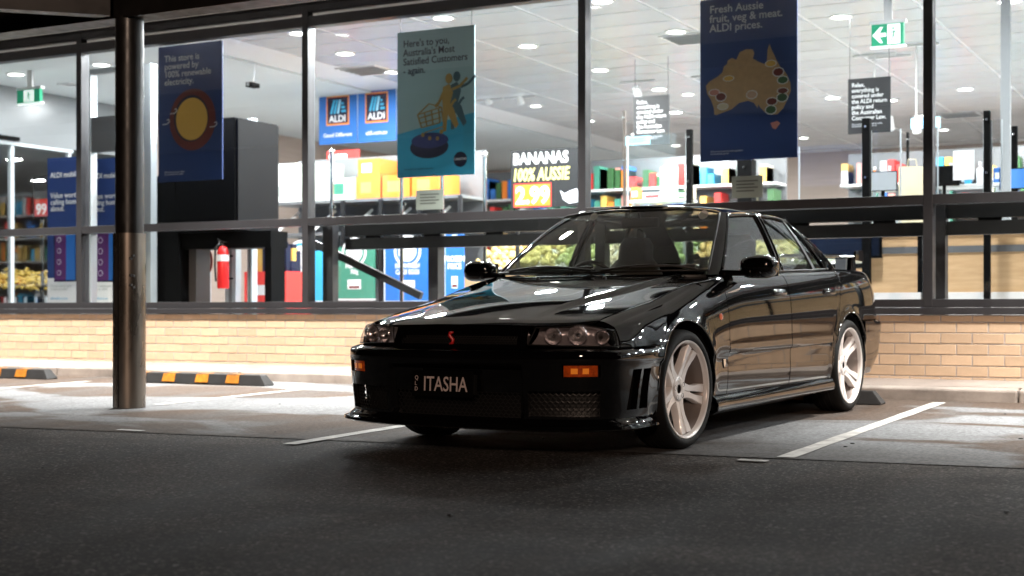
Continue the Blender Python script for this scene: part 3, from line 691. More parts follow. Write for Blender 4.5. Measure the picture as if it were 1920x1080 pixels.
for k in range(900):
    x = random.uniform(.03, W2 - .03); q = random.random(); y = .10 + .76 * q; i = min(4, int((x / W2 * 9.3) % 5)); me = fm[i]; z = .98 + .32 * q + .06 + random.uniform(0, .09)
    rot = Matrix.Rotation(random.uniform(0, 6), 3, (random.random(), random.random(), random.random() + .1)); sc = random.uniform(.8, 1.15)
    bits[i].add([Vector((x, y, z)) + rot @ (v_.co * sc) for v_ in me.vertices], [tuple(p_.vertices) for p_ in me.polygons])
for i, b_ in enumerate(bits):
    o = b_.build('fruit_heap', fr[i], None, smooth=True); o.location = (xL2, PY, FZ)
    tag(o, ('heaped orange mangoes', 'heaped yellow lemons', 'heaped green apples', 'heaped pale melons', 'heaped green leafy produce')[i] + ' on the wooden produce stand', 'fruit', 'heaped fruit', 'stuff')
# checkouts
def checkout(x0, x1, Y, label, depth=1.6):
    r = empty('checkout_counter', (x0, Y, FZ)); w = x1 - x0
    n = max(1, round(w / .95)); e = .02
    for k in range(n):
        a, b = w * k / n, w * (k + 1) / n
        MB().box(a + e, b - e, 0, .03, .70, 1.22).build('wood_panel', M['wood'], r)
        MB().box(a + e, b - e, -.012, -.001, 1.06, 1.12).build('bumper_strip', STL, r)
        MB().box(b - .019, b + .019, -.006, .03, .7, 1.22).build('black_trim', M['black'], r)
    MB().box(-.01, w + .01, -.014, .03, 0, .699).build('kick_plate', M['white'], r, bevel=.004)
    MB().box(0, w, .031, depth, .02, 1.20).build('cabinet', STL, r)
    MB().box(-.02, w + .02, -.02, depth + .02, 1.221, 1.25).build('counter_top', M['white'], r, bevel=.005)
    tag(r, label, 'checkout', 'checkout counters'); return r
CY_ = 13.3
def ux(p, Y=CY_): return at(p, 500, Y)[0]
checkout(ux(1618), ux(1735) - .05, CY_, 'wood fronted checkout counter with a dark post at its end beside the car boot')
checkout(ux(1757) , ux(1757) + 1.15, CY_, 'wood fronted checkout counter right of the wide mullion')
checkout(ux(1757) + 1.3, 2.9, CY_, 'long wood fronted checkout counter at the end of the row')
checkout(3.1, 6.5, CY_, 'farthest wood fronted checkout counter in the row')
xq = at(1300, 500, 15.4)[0]
checkout(xq, xq + 1.7, 15.6, 'wood fronted checkout counter behind the car windscreen', 1.2)
def pole(px, y0, wpx, Y, label, m, ceiling=False, cap=True):
    x, zt = at(px, y0, Y); w = wpx * (Y / CS) / FPX
    if ceiling: zt = CZ_ - .008
    r = empty('screen_post', (x, Y, FZ)); MB().box(-w/2, w/2, -w/2, w/2, 0, zt - FZ).build('post', m, r, bevel=.002)
    MB().box(-w*.9, w*.9, -w*.9, w*.9, 0, .012).build('foot_plate', STL, r)
    if not ceiling:
        for z in (zt - FZ - .08, zt - FZ - .55): MB().lathe([(0, -.012), (.012, -.01), (.012, .01), (0, .012)], 10).build('clamp', M['chrome'], r, loc=(0, -w/2 - .008, z))
    tag(r, label, 'post'); return x, zt
pole(1171, 208, 5, 14.6, 'thin brown pole in front of the returns notice', flat('brown_pole', (.05, .035, .025)))
pole(1293, 243, 10, 14.2, 'black screen post left of the map banner', M['black'])
pole(1400, 300, 26, 14.0, 'black and chrome stand below the map banner', M['black'])
pole(1625, 222, 13, 13.15, 'black screen post overlapping the returns notice near the exit sign', M['black'])
pole(1702, 248, 4, 15.5, 'thin black pole beside the beige paper bag', M['black'])
pole(1851, 208, 10, 13.15, 'tall black screen post beside the grey ceiling pole', M['black'])
pole(1886, 116, 14, 13.9, 'grey square pole rising to the tiled ceiling', flat('grey_pole', (.33, .35, .36)), True)
pole(1901, 237, 11, 14.6, 'short black screen post right of the grey ceiling pole', M['black'])
for (a, b, c, d), Y in (((1176, 255, 1288, 380), 14.4), ((1497, 275, 1618, 368), 13.2), ((1632, 245, 1690, 366), 13.2), ((1858, 225, 1880, 356), 13.2), ((1757, 232, 1846, 358), 13.25)):
    u0, zt = at(a, b, Y); u1, _ = at(c, b, Y); r = empty('acrylic_screen', (u0, Y, 1.401 if Y < 14 else FZ)); zb = r.location.z
    MB().box(0, u1 - u0, 0, .006, 0, zt - zb).build('clear_sheet', M['acrylic'], r)
    MB().box(0, .012, -.003, .009, 0, zt - zb).box(u1 - u0 - .012, u1 - u0, -.003, .009, 0, zt - zb).build('edge_strip', M['alu'], r)
    tag(r, 'clear acrylic counter screen with bright edges', 'screen', 'acrylic counter screens')
# notices, cards, window stickers
def card(name, rect, Y, m, label, cat, tx=None, th=.003):
    s = Sign(name, rect, Y, m, label, cat, thick=th, body='sheet')
    for k in range(4): s.rect(.15, .2 + .15 * k, .85 - .12 * (k % 2), .26 + .15 * k, tx or GRY, 'print_line', .001)
    return s
PANE_IN = MY0 + .0575
card('paper_notice', (1238, 314, 1271, 376), 14.39, WHT, 'white paper notice stuck on the screen left of the map banner', 'notice', PRW)
card('paper_notice', (1787, 283, 1827, 338), 13.24, WHT, 'white paper notice stuck on the screen right of the wide mullion', 'notice', PRW)
card('window_sticker', (1372, 331, 1430, 372), PANE_IN, GRY, 'grey rectangular sticker on the window below the map banner', 'sticker', STL)
card('window_sticker', (780, 357, 831, 394), PANE_IN, GRY, 'grey rectangular sticker on the window below the teal banner', 'sticker', STL)
for rc, Y, lb in (((1173, 257, 1219, 273), 14.58, 'pale blue card clipped to the thin brown pole'), ((1708, 222, 1763, 242), 15.49, 'pale blue card behind the wide mullion')):
    s = card('shelf_card', rc, Y, LBL, lb, 'card', SKYB)
    if Y > 15: MB().tube([(s.w/2, .01, s.h), (s.w/2, .01, CZ_ - .009 - s.o.location.z)], .004, 6).build('hanging_rod', M['white'], s.o)
# bag, monitors, small counter things
x, z = at(1690, 360, 13.7); x1, zt = at(1737, 311, 13.7)
r = empty('paper_bag', (x, 13.6, 1.401)); w = x1 - x; h = zt - 1.401
MB().add([(0,0,0),(w,0,0),(w,.16,0),(0,.16,0),(-.01,.03,h),(w+.01,.02,h*.98),(w,.12,h*.97),(0,.13,h)], [(0,3,2,1),(0,1,5,4),(1,2,6,5),(2,3,7,6),(3,0,4,7)]).build('bag_body', BAG, r)
MB().tube([(w*.3,.03,h-.02),(w*.35,.02,h+.06),(w*.65,.02,h+.06),(w*.7,.03,h-.02)], .006, 6).build('bag_handle', BAG, r); tag(r, 'beige paper bag standing on the checkout counter', 'bag')
def monitor(px, py, Y, m, label):
    x, z = at(px, py, Y); r = empty('checkout_monitor', (x, Y, 1.401))
    MB().box(-.06, .06, -.05, .07, 0, .012).build('stand_foot', M['black'], r); MB().box(-.015, .015, 0, .03, .012, z - 1.401 - .05).build('stand_neck', M['black'], r)
    MB().box(-.15, .15, -.02, .0, z - 1.401 - .1, z - 1.401 + .1).build('screen_case', M['black'], r, bevel=.004); MB().box(-.14, .14, -.0225, -.0205, z - 1.401 - .09, z - 1.401 + .09).build('display', m, r); tag(r, label, 'monitor')
monitor(1905, 335, 14.2, flat('lit_blue_screen', (.02, .1, .3), emit=(.1, .3, .8), es=.8), 'blue lit checkout monitor right of the grey ceiling pole')
monitor(1655, 340, 14.3, flat('grey_screen', (.3, .32, .34)), 'grey checkout monitor on the counter beside the beige bag')
monitor(1770, 330, 14.3, M['black'], 'black checkout monitor behind the wide mullion')
for px, m_, lb in ((1640, ORG, 'orange'), (1668, WHT, 'white'), (1815, SKYB, 'blue'), (1838, WHT, 'silver'), (1783, BLK, 'black')):
    x, z = at(px, 345, 14.5); o = empty('counter_bottle', (x, 14.5, 1.926))
    MB().lathe([(0, 0), (.035, 0), (.036, .12), (.03, .15), (.012, .17), (.012, .2), (0, .2)], 14).build('bottle_body', m_, o, smooth=True, auto=50)
    MB().lathe([(0, .19), (.015, .19), (.015, .22), (0, .22)], 12).build('cap', WHT, o); tag(o, lb + ' bottle standing on the white ledge behind the checkouts', 'bottle', 'bottles on the counters')
x, z = at(1555, 437, 13.0); r = empty('flat_screen', (x - .35, 13.2, FZ))
MB().box(0, .78, 0, .04, 1.02, 1.24).build('screen_case', M['black'], r); MB().box(.02, .76, -.002, .0, 1.04, 1.22).build('display', flat('dark_gloss_screen', (.01, .015, .03), rough=.1), r); MB().box(.34, .44, .041, .1, 0, 1.2).build('stand', STL, r); MB().box(.2, .58, -.05, .2, 0, .02).build('foot', STL, r)
tag(r, 'wide dark display screen on a stand behind the car boot', 'screen')
# back-of-shop shelves with goods (far, small)
GOOD = [ORG, RED, YEL, SKYB, GRN, WHT, BLU, CRM, PNK, LEA]
for k, (xc, Y, w) in enumerate(((-8.5, 21, 4), (-3.6, 22, 4.4), (1.5, 21, 4), (-13.0, 22, 4), (6, 20, 4))):
    r = empty('stock_shelf', (xc, Y, FZ)); tag(r, ('stock shelf at the back of the store behind the logo boards', 'stock shelf at the back of the store behind the bananas board', 'stock shelf at the back of the store behind the checkouts', 'stock shelf behind the entrance lobby', 'stock shelf far behind the last checkout')[k], 'shelf')
    MB().box(-w/2, w/2, .3, .34, 0, 3.0).build('back_panel', STL, r)
    for j in range(6): MB().box(-w/2, w/2, -.2, .3, .1 + .47 * j, .13 + .47 * j).build('shelf_board', M['white'], r)
    for m_ in GOOD:
        mb = MB()
        for j in range(6):
            for i in range(int(w / .12)):
                if random.random() < .11: a = -w/2 + .12 * i + .01; mb.box(a, a + .10, -.15 - .03 * random.random(), .2, .131 + .47 * j, .131 + .47 * j + random.uniform(.16, .38))
        o = mb.build('packets', m_, r); o['kind'] = 'stuff'
# lobby: sliding doors, dark portal box, hose reel, extinguisher, bins
DY = 15.65
r = empty('sliding_door', (-15.06, 13.9, FZ), (0, 0, R(90))); tag(r, 'pale aluminium sliding entrance doors with glass leaves', 'door')
for dx in (-2.2, -1.1, 0, 1.05): MB().box(dx - .03, dx + .03, -.03, .03, 0, 2.78).build('door_stile', M['alu'], r)
for dx in (-2.17, -1.07, .03): MB().box(dx, dx + 1.03, -.004, .004, .08, 2.75).build('door_glass', M['acrylic'], r)
MB().box(-2.3, 1.1, -.05, .05, 2.781, 2.829).build('door_track', M['alu'], r); MB().box(-2.2, 1.05, -.025, .025, .001, .08).build('bottom_rail', M['alu'], r)
MB().box(-.3, .05, -.12, -.051, 2.84, 2.89).build('door_sensor', M['black'], r)
r = empty('banana_reflection_stand', (at(45, 500, 15.2)[0] - .3, 15.2, FZ)); tag(r, 'banana stand standing in for produce reflected in the entrance glass', 'display stand')  # modelled in place of the produce reflection in the lobby glass
MB().box(-1.2, 1.2, 0, .8, 0, .75).build('stand_base', M['black'], r)
for k in range(11): MB().box(-1.15 + .21 * k, -1.11 + .21 * k, -.02, -.001, .02, .74).build('slat', M['alu'], r)
bn = MB()
for k in range(170):
    c = Vector((random.uniform(-1.1, 1.1), random.uniform(.05, .7), 0)); c.z = .80 + .35 * c.y + random.uniform(0, .1); a = random.uniform(0, 6.28)
    pts = [c + Vector((math.cos(a) * t, math.sin(a) * t, .05 - 5 * t * t)) for t in (-.09, -.05, 0, .05, .09)]; bn.tube(pts, [.008, .02, .022, .02, .008], 6)
o = bn.build('banana_heap', flat('banana_skin', (.62, .42, .07), var=.3, scale=8), None, smooth=True); o.location = r.location; tag(o, 'heaped ripe bananas standing in for their reflection in the doors', 'fruit', 'heaped fruit', 'stuff')
s = Sign('price_board', (62, 330, 92, 410), 15.0, BLK, 'small black and red price sign standing in for a reflected one', 'sign', body='board'); s.rect(.1, .55, .9, .95, RED, 'price_card'); s.text('99', .2, .90, .34, WHT, .03)  # sign reflected in the glass, modelled as a solid board
MB().box(s.w/2 - .02, s.w/2 + .02, .013, .04, -(s.o.location.z - FZ), s.h * .5).build('sign_stem', M['steel_dark'], s.o)
# aluminium portal left of the column
for p0, p1 in ((164, 176), (196, 206)):
    a = at(p0, 500, 12.15)[0]; b = at(p1, 500, 12.15)[0]
x = at(170, 500, 12.2)[0]
r = empty('door_portal', (x, 12.2, FZ)); tag(r, 'pale aluminium inner door portal beside the column', 'door frame')
MB().box(-.05, .05, -.05, .05, 0, 3.24).build('jamb', M['alu'], r); MB().box(.85, .95, -.05, .05, 0, 3.24).build('jamb', M['alu'], r); MB().box(.051, .849, -.05, .05, 1.42, 1.50).build('rail', M['alu'], r)
MB().box(.051, .849, -.045, .045, 2.35, 2.75).build('header_box', flat('grey_header', (.16, .165, .17)), r); MB().box(-.05, .95, -.05, .05, 3.241, 3.30).build('top_rail', M['alu'], r)
# dark display portal between banner and first shelf
x0, zt = at(352, 232, 12.5); x1, _ = at(462, 232, 12.5)
r = empty('display_cabinet', (x0, 12.3, FZ)); w = x1 - x0; tag(r, 'big black box cabinet raised on posts behind the sun banner', 'cabinet')
H = zt - FZ
MB().box(0, w, 0, .75, 1.40, H).build('cabinet_box', M['black'], r, bevel=.004)
MB().box(w - .001 + .002, w + .03, .02, .74, 1.42, H - .02).build('side_panel', flat('charcoal_panel', (.006, .006, .0065), rough=.7, spec=.12), r)
MB().box(-.05, w + .45, .05, .35, 1.22, 1.399).build('lintel', M['black'], r)
MB().box(.14, .24, .06, .3, 0, 1.22).build('post', flat('dark_brown_post', (.03, .022, .018)), r); MB().box(w + .36, w + .45, .06, .3, 0, 1.22).build('post', M['black'], r)
x2, _ = at(278, 500, 12.3); x3, _ = at(348, 500, 12.3)
MB().add([(x2 - x0 + .02,0,0),(x3 - x0 - .02,0,0),(x3 - x0 - .12,0,1.45),(x2 - x0 + .38,0,2.05),(x2 - x0 + .1,0,2.05),(x2 - x0 + .02,.3,0),(x3 - x0 - .02,.3,0),(x3 - x0 - .12,.3,1.45),(x2 - x0 + .38,.3,2.05),(x2 - x0 + .1,.3,2.05)],
   [(0,1,2,3,4),(9,8,7,6,5),(0,5,6,1),(1,6,7,2),(2,7,8,3),(3,8,9,4),(4,9,5,0)]).build('end_panel', M['black'], r)
xe, ze = at(415, 500, 12.30); r = empty('fire_extinguisher', (xe, 12.33, 1.0 - .34)); tag(r, 'red fire extinguisher with a white band on the dark post', 'extinguisher')
zb = at(415, 541, 12.3)[1] - r.location.z
MB().lathe([(0, zb), (.062, zb), (.065, zb + .02), (.065, zb + .40), (.045, zb + .455), (.02, zb + .47), (0, zb + .47)], 24).build('cylinder', flat('extinguisher_red', (.60, .02, .02), rough=.25), r, smooth=True, auto=50)
MB().lathe([(.066, zb + .30), (.0668, zb + .30), (.0668, zb + .37), (.066, zb + .37)], 24, closed=True).build('white_band', WHT, r, smooth=True, auto=40)
MB().box(-.02, .02, -.02, .02, zb + .47, zb + .50).bar((-.07, 0, zb + .52), (.06, 0, zb + .51), .02, .012).bar((-.07, 0, zb + .55), (.0, 0, zb + .515), .02, .01).build('valve_handle', M['chrome'], r)
MB().tube([(-.03, -.02, zb + .50), (-.085, -.03, zb + .44), (-.09, -.03, zb + .25), (-.075, -.03, zb + .08)], .011, 8).build('hose', M['rubber'], r, smooth=True)
MB().box(-.08, .08, .066, .075, zb + .1, zb + .12).box(-.08, .08, .066, .075, zb + .35, zb + .37).build('bracket', M['black'], r)
xe, ze = at(356, 490, 12.65); r = empty('hose_reel', (xe, 12.66, ze)); tag(r, 'coiled fire hose reel beside the black panel', 'hose reel')
Mx = Matrix.Rotation(R(90), 4, 'X') @ Matrix.Rotation(R(20), 4, 'Y')
HZ = flat('grey_hose', (.35, .32, .30), var=.2, scale=20)
for k in range(6): MB().lathe([(.13 + .022 * k + .011 * math.cos(t), .03 + .011 * math.sin(t)) for t in [6.283 * i / 8 for i in range(8)]], 30, M=Mx, closed=True).build('hose_coil', HZ, r, smooth=True)
MB().lathe([(0, 0), (.27, 0), (.27, .012), (0, .012)], 30, M=Mx).lathe([(0, .05), (.12, .05), (.12, .06), (0, .06)], 24, M=Mx).build('reel_disc', flat('reel_red', (.30, .05, .04)), r)
MB().tube([(.1, -.03, -.12), (.12, -.04, -.28), (.1, -.04, -.36)], .02, 8).build('nozzle', flat('nozzle_lime', (.45, .65, .05)), r)
MB().box(-.04, .04, -.0, .3, -.04, .04).build('wall_bracket', M['black'], r)
for k, (p0, p1, lb) in enumerate(((427, 446, 'left'), (470, 478, 'right'))): pass
for px, w in ((385, .10), (437, .16), (473, .07)):
    x, z = at(px, 500, 13.1); r = empty('aluminium_post', (x, 13.1, FZ)); MB().box(-w/2, w/2, -.05, .05, 0, 2.75).build('post', M['alu'], r, bevel=.003); MB().box(-w*.7, w*.7, -.07, .07, 0, .01).build('foot_plate', STL, r)
    MB().box(-w*.15, w*.15, -.053, -.0505, .1, 2.7).build('groove', STL, r)
    tag(r, {385: 'pale aluminium post left of the dark extinguisher post', 437: 'wide pale aluminium post right of the fire extinguisher', 473: 'narrow pale aluminium post by the red bin'}[px], 'post')
x, z = at(458, 500, 13.6); r = empty('red_display_bin', (x, 13.6, FZ)); tag(r, 'red cardboard display bin with packets beside the aluminium posts', 'display bin')
MB().box(0, .62, 0, .5, 0, 1.0).build('bin_box', flat('bright_red_card', (.72, .05, .04)), r); MB().box(.05, .57, -.002, 0, .72, .84).build('printed_band', WHT, r); MB().bar((.02, -.004, .55), (.6, -.004, .25), .003, .06).build('printed_stripe', ORG, r)
mb = MB()
for k in range(16): a = random.uniform(.02, .5); b = random.uniform(.02, .38); mb.box(a, a + .1, b, b + .1, 1.001, 1.001 + random.uniform(.1, .32))
o = mb.build('packets', YEL, r); o['kind'] = 'stuff'
mb = MB()
for k in range(10): a = random.uniform(.02, .5); b = random.uniform(.02, .38); mb.box(a + .005, a + .09, b - .01, b + .08, 1.002, 1.002 + random.uniform(.1, .36))
o = mb.build('packets', DNV, r); o['kind'] = 'stuff'
# track spotlights and air vents
for px, py, Y in ((1195, 175, 17.5), (1330, 215, 17.5), (1640, 235, 17), (1668, 232, 17.2), (1718, 236, 16.6), (915, 185, 18), (975, 185, 18)):
    x, z = at(px, py, Y); r = empty('track_spotlight', (x, Y, z)); hh = CZ_ - .0075 - z
    MB().lathe([(0, -.08), (.05, -.08), (.05, .08), (.03, .09), (0, .09)], 18, M=Matrix.Rotation(R(35), 4, 'X')).build('spot_head', M['white'], r, smooth=True, auto=40)
    MB().lathe([(0, -.081), (.044, -.081)], 18, M=Matrix.Rotation(R(35), 4, 'X')).build('lamp_lens', M['lens'], r)
    MB().tube([(0, 0, .05), (0, 0, hh)], .01, 6).box(-.25, .25, -.02, .02, hh - .025, hh - .001).build('track_mount', M['white'], r)
    tag(r, 'white track spotlight hanging below the tiled ceiling', 'spotlight', 'track spotlights')
for px, py, z_ in ((1300, 72, CZ_), (690, 132, CZ_), (1800, 215, CZ_), (1000, 262, CZ_), (131, 158, LC + .008)):
    x, y = on_z(px, py, z_ - .01); r = empty('ceiling_vent', (x, y, z_ - .0085)); s_ = .3 if z_ == CZ_ else .12
    MB().box(-s_, s_, -s_, -s_ + .03, -.012, 0).box(-s_, s_, s_ - .03, s_, -.012, 0).box(-s_, -s_ + .03, -s_ + .03, s_ - .03, -.012, 0).box(s_ - .03, s_, -s_ + .03, s_ - .03, -.012, 0).build('frame', M['white'], r)
    MB().box(-s_ + .03, s_ - .03, -s_ + .03, s_ - .03, -.003, -.001).build('dark_throat', STL, r)
    for k in range(5): c = -s_ + .03 + (2 * s_ - .06) * (k + .5) / 5; MB().bar((-s_ + .031, c, -.008), (s_ - .031, c, -.008), .004, .03 * s_ / .3, up=(0, .6, .8)).build('slat', M['white'], r)
    tag(r, 'square ceiling air vent with slats in the tiled ceiling' if z_ == CZ_ else 'small round-edged vent in the lobby ceiling', 'vent', 'ceiling vents' if z_ == CZ_ else None)

x, z = at(475, 160, 14.0); r = empty('security_camera', (x, 14.0, z)); tag(r, 'small dark security camera hanging from the tiled ceiling', 'camera')
MB().box(-.05, .05, -.09, .07, -.03, .03).build('camera_body', M['black'], r, bevel=.008); MB().lathe([(0, 0), (.022, 0), (.022, .02), (0, .02)], 14, M=Matrix.Translation((0, -.09, 0)) @ Matrix.Rotation(R(90), 4, 'X')).build('camera_lens', M['chrome'], r)
MB().tube([(0, 0, .03), (.03, 0, CZ_ - .009 - z)], .006, 6).build('camera_stem', M['white'], r)

for px, top, m_, lb in ((507, 285, 'alu', 'chrome barrier post left of the second mullion'), (622, 284, 'chrome', 'chrome barrier post in front of the red savers sign'), (753, 330, 'chrome', 'chrome barrier post below the left edge of the teal banner'), (829, 318, 'chrome', 'chrome barrier post by the window sticker below the teal banner'), (909, 290, 'chrome', 'chrome barrier post right of the teal banner')):
    x, zt = at(px, top, 13.4); r = empty('barrier_post', (x, 13.4, FZ)); tag(r, lb, 'post')
    MB().tube([(0, 0, 0), (0, 0, zt - FZ)], .022, 14).build('tube', M[m_], r, smooth=True, auto=40); MB().lathe([(0, 0), (.07, 0), (.07, .012), (.03, .02), (0, .02)], 18).build('foot', M['chrome'], r, smooth=True, auto=40)
    MB().lathe([(0, -.03), (.03, -.02), (.033, 0), (.03, .02), (0, .03)], 14).build('cap', M['chrome'], r, loc=(0, 0, zt - FZ), smooth=True)
for a, b in ((625, 750), (756, 826)):
    u0, zt = at(a, 330, 13.4); u1, _ = at(b, 330, 13.4); r = empty('glass_barrier', (u0, 13.4, FZ)); tag(r, 'clear glass barrier panel between two chrome posts', 'barrier', 'glass barrier panels')
    MB().box(.03, u1 - u0 - .03, -.004, .004, .1, zt - FZ).build('clear_sheet', M['acrylic'], r); MB().box(.0, .029, -.012, .012, .3, .34).box(.0, .029, -.012, .012, 1.7, 1.74).build('clamp', M['chrome'], r)

for a, b, yy, Y, lb in ((1628, 1692, 348, 14.4, 'white ledge on slim legs behind the beige paper bag'), (1757, 1880, 348, 14.4, 'long white ledge on slim legs behind the paper notice'), (1178, 1290, 376, 15.0, 'white packing ledge on slim legs beside the thin brown pole')):
    u0, z = at(a, yy, Y); u1, _ = at(b, yy, Y); z = 1.925 if Y < 15 else z; r = empty('packing_ledge', (u0, Y, FZ)); h = z - FZ; w = u1 - u0; tag(r, lb, 'ledge')
    MB().box(0, w, 0, .3, h - .03, h).build('ledge_top', M['white'], r, bevel=.004)
    for dx in (.04, w - .07):
        for dy in (.02, .25): MB().box(dx, dx + .03, dy, dy + .03, 0, h - .031).build('leg', M['alu'], r)
for px, py, w, h, m_, Y, lb in ((1166, 352, .10, .16, ORG, 15.1, 'orange'), (1205, 362, .22, .09, WHT, 15.1, 'white'), (1232, 366, .14, .07, BLK, 15.1, 'black'), (1262, 362, .18, .10, LEA, 15.1, 'green'), (1283, 362, .10, .13, CRM, 15.1, 'cream'),
    (1655, 335, .10, .12, SKYB, 14.55, 'blue'), (1798, 338, .16, .10, BLK, 14.55, 'black'), (1862, 336, .12, .16, BLU, 14.55, 'dark blue')):
    x, z = at(px, py, Y); zz = 1.9255 if Y < 15 else at(1230, 376, 15.0)[1] + .0005
    if Y > 15: zz = at(1178, 376, 15.0)[1] + .0005
    x = max(x, at(1182, 376, Y)[0]) if Y > 15 else x
    o = empty('small_packet', (x, Y, zz)); MB().box(0, w, 0, .12, 0, h).build('packet_body', m_, o, bevel=.004); MB().box(w * .15, w * .85, -.0015, .0002, h * .3, h * .7).build('packet_label', WHT if m_ is not WHT else RED, o)
    tag(o, lb + ' packet standing on the ' + ('packing ledge beside the thin brown pole' if Y > 15 else 'white ledge behind the checkouts'), 'packet', 'packets on the ledges')
# ---------------------------------------------------------------- the car (local: x forward, y to its left, z up, front axle at x = 0)
WB = 2.665
def interp(tab):
    """monotone cubic through (x, y) pairs"""
    xs = [a for a, b in tab]; ys = [b for a, b in tab]
    if xs[0] > xs[-1]: xs.reverse(); ys.reverse()
    n = len(xs); d = [(ys[i+1]-ys[i])/(xs[i+1]-xs[i]) for i in range(n-1)]
    m = [d[0]] + [0 if d[i-1]*d[i] <= 0 else 2*d[i-1]*d[i]/(d[i-1]+d[i]) for i in range(1, n-1)] + [d[-1]]
    def f(x):
        if x <= xs[0]: return ys[0]
        if x >= xs[-1]: return ys[-1]
        lo, hi = 0, n - 1
        while hi - lo > 1:
            k = (lo + hi) // 2
            if xs[k] <= x: lo = k
            else: hi = k
        h = xs[hi]-xs[lo]; t = (x-xs[lo])/h
        return (2*t**3-3*t*t+1)*ys[lo] + (t**3-2*t*t+t)*h*m[lo] + (-2*t**3+3*t*t)*ys[hi] + (t**3-t*t)*h*m[hi]
    return f
def sstep(a, b, x):
    t = min(1, max(0, (x-a)/(b-a))); return t*t*(3-2*t)
def catmull(pts, n):
    out = []
    P = [Vector(p) for p in pts]; P = [P[0]*2-P[1]] + P + [P[-1]*2-P[-2]]
    for i in range(1, len(P)-2):
        p0, p1, p2, p3 = P[i-1:i+3]
        def tj(t, a, b): return t + max(1e-6, (b-a).length)**.5
        t0 = 0; t1 = tj(t0, p0, p1); t2 = tj(t1, p1, p2); t3 = tj(t2, p2, p3)
        for k in range(n):
            t = t1 + (t2-t1)*k/n
            a1 = p0*((t1-t)/(t1-t0)) + p1*((t-t0)/(t1-t0)); a2 = p1*((t2-t)/(t2-t1)) + p2*((t-t1)/(t2-t1)); a3 = p2*((t3-t)/(t3-t2)) + p3*((t-t2)/(t3-t2))
            b1 = a1*((t2-t)/(t2-t0)) + a2*((t-t0)/(t2-t0)); b2 = a2*((t3-t)/(t3-t1)) + a3*((t-t1)/(t3-t1))
            out.append(b1*((t2-t)/(t2-t1)) + b2*((t-t1)/(t2-t1)))
    out.append(P[-2].copy()); return out
OUT = [(.955,0),(.950,.22),(.930,.42),(.890,.58),(.825,.715),(.735,.805),(.60,.845),(.40,.860),(.0,.868),(-.6,.868),(-1.4,.868),(-2.2,.868),(-2.665,.870),(-3.0,.864),(-3.3,.848),(-3.48,.825),(-3.61,.77),(-3.685,.66),(-3.72,.45),(-3.735,.2),(-3.74,0)]
_o = catmull([(a, b, 0) for a, b in OUT], 24)
_s = [0.0]
for i in range(1, len(_o)): _s.append(_s[-1] + (_o[i]-_o[i-1]).length)
SMAX = _s[-1]
def o_at(s):
    s = min(max(s, 0), SMAX); lo, hi = 0, len(_s)-1
    while hi - lo > 1:
        k = (lo+hi)//2
        if _s[k] <= s: lo = k
        else: hi = k
    t = (s-_s[lo])/(_s[hi]-_s[lo]); return _o[lo].lerp(_o[hi], t)
def o_pn(s):
    p = o_at(s); d = (o_at(s+.01)-o_at(s-.01)); d.normalize()
    return p, Vector((d.y, -d.x, 0))
def s_of_x(x):                      # side / rear corner part, x falls with s
    lo, hi = 0.0, SMAX
    for _ in range(40):
        m = (lo+hi)/2
        if o_at(m).x > x: lo = m
        else: hi = m
    return lo
def s_of_y(y):                      # front part
    lo, hi = 0.0, s_of_x(.3)
    for _ in range(40):
        m = (lo+hi)/2
        if o_at(m).y < y: lo = m
        else: hi = m
    return lo
# heights of the upper surfaces
zc_hood = interp([(.90,.672),(.865,.688),(.80,.708),(.65,.745),(.4,.795),(0,.862),(-.4,.918),(-.6,.940)])
def Hd(x, y):
    y = abs(y); kk = sstep(.15, -.45, x); z = zc_hood(x) - (.085-.05*kk)*y*y - (.06-.04*kk)*y**4
    yc = .335 + (.86-x)*.18                             # bonnet bulge crease
    z += .016*(1-sstep(yc-.004, yc+.035, y)) * sstep(.80, .30, x) - .004
    return z
_bel = interp([(-.35,.885),(-.55,.912),(-.8,.937),(-1.6,.950),(-2.2,.962),(-2.6,.972),(-3.0,.978),(-3.25,.972),(-3.45,.948),(-3.6,.915),(-3.75,.89)])
def ztop(x):
    if x > -.30: return Hd(x, .775)-.006
    if x < -.60: return _bel(x)
    t = sstep(-.30, -.60, x); return (Hd(x, .775)-.006)*(1-t) + _bel(x)*t
off_up = interp([(0,-.108),(.005,-.090),(.018,-.066),(.045,-.044),(.09,-.026),(.17,-.009),(.27,0)])
off_lo = interp([(.15,-.06),(.20,-.040),(.28,-.018),(.36,-.012),(.44,-.013),(.475,-.012),(.482,.000),(.52,.004),(.545,.001),(.60,0)])
off_fr = interp([(.12,.0),(.165,.018),(.19,.014),(.212,-.012),(.30,-.004),(.40,.004),(.47,.008),(.50,.012),(.530,.010),(.542,.001),(.549,-.014),(.556,-.034),(.60,-.046),(.66,-.072),(.70,-.090)])
off_re = interp([(.20,-.13),(.28,-.06),(.38,-.012),(.50,.0),(.585,.010),(.600,.002),(.612,-.028),(.66,-.036),(.78,-.048),(.86,-.068),(.93,-.11)])
RA, AZ = .352, .328                 # wheel arch
def arch(x, r=RA):
    z = 0
    for xc in (0, -WB):
        d = abs(x-xc)
        if d < r: z = max(z, AZ + math.sqrt(r*r-d*d))
    return z
def flare(x, z):
    f = 0
    for xc in (0, -WB):
        d = math.hypot(x-xc, z-AZ)
        if z > .2: f += .011*math.exp(-((d-RA)/.04)**2)
    return f
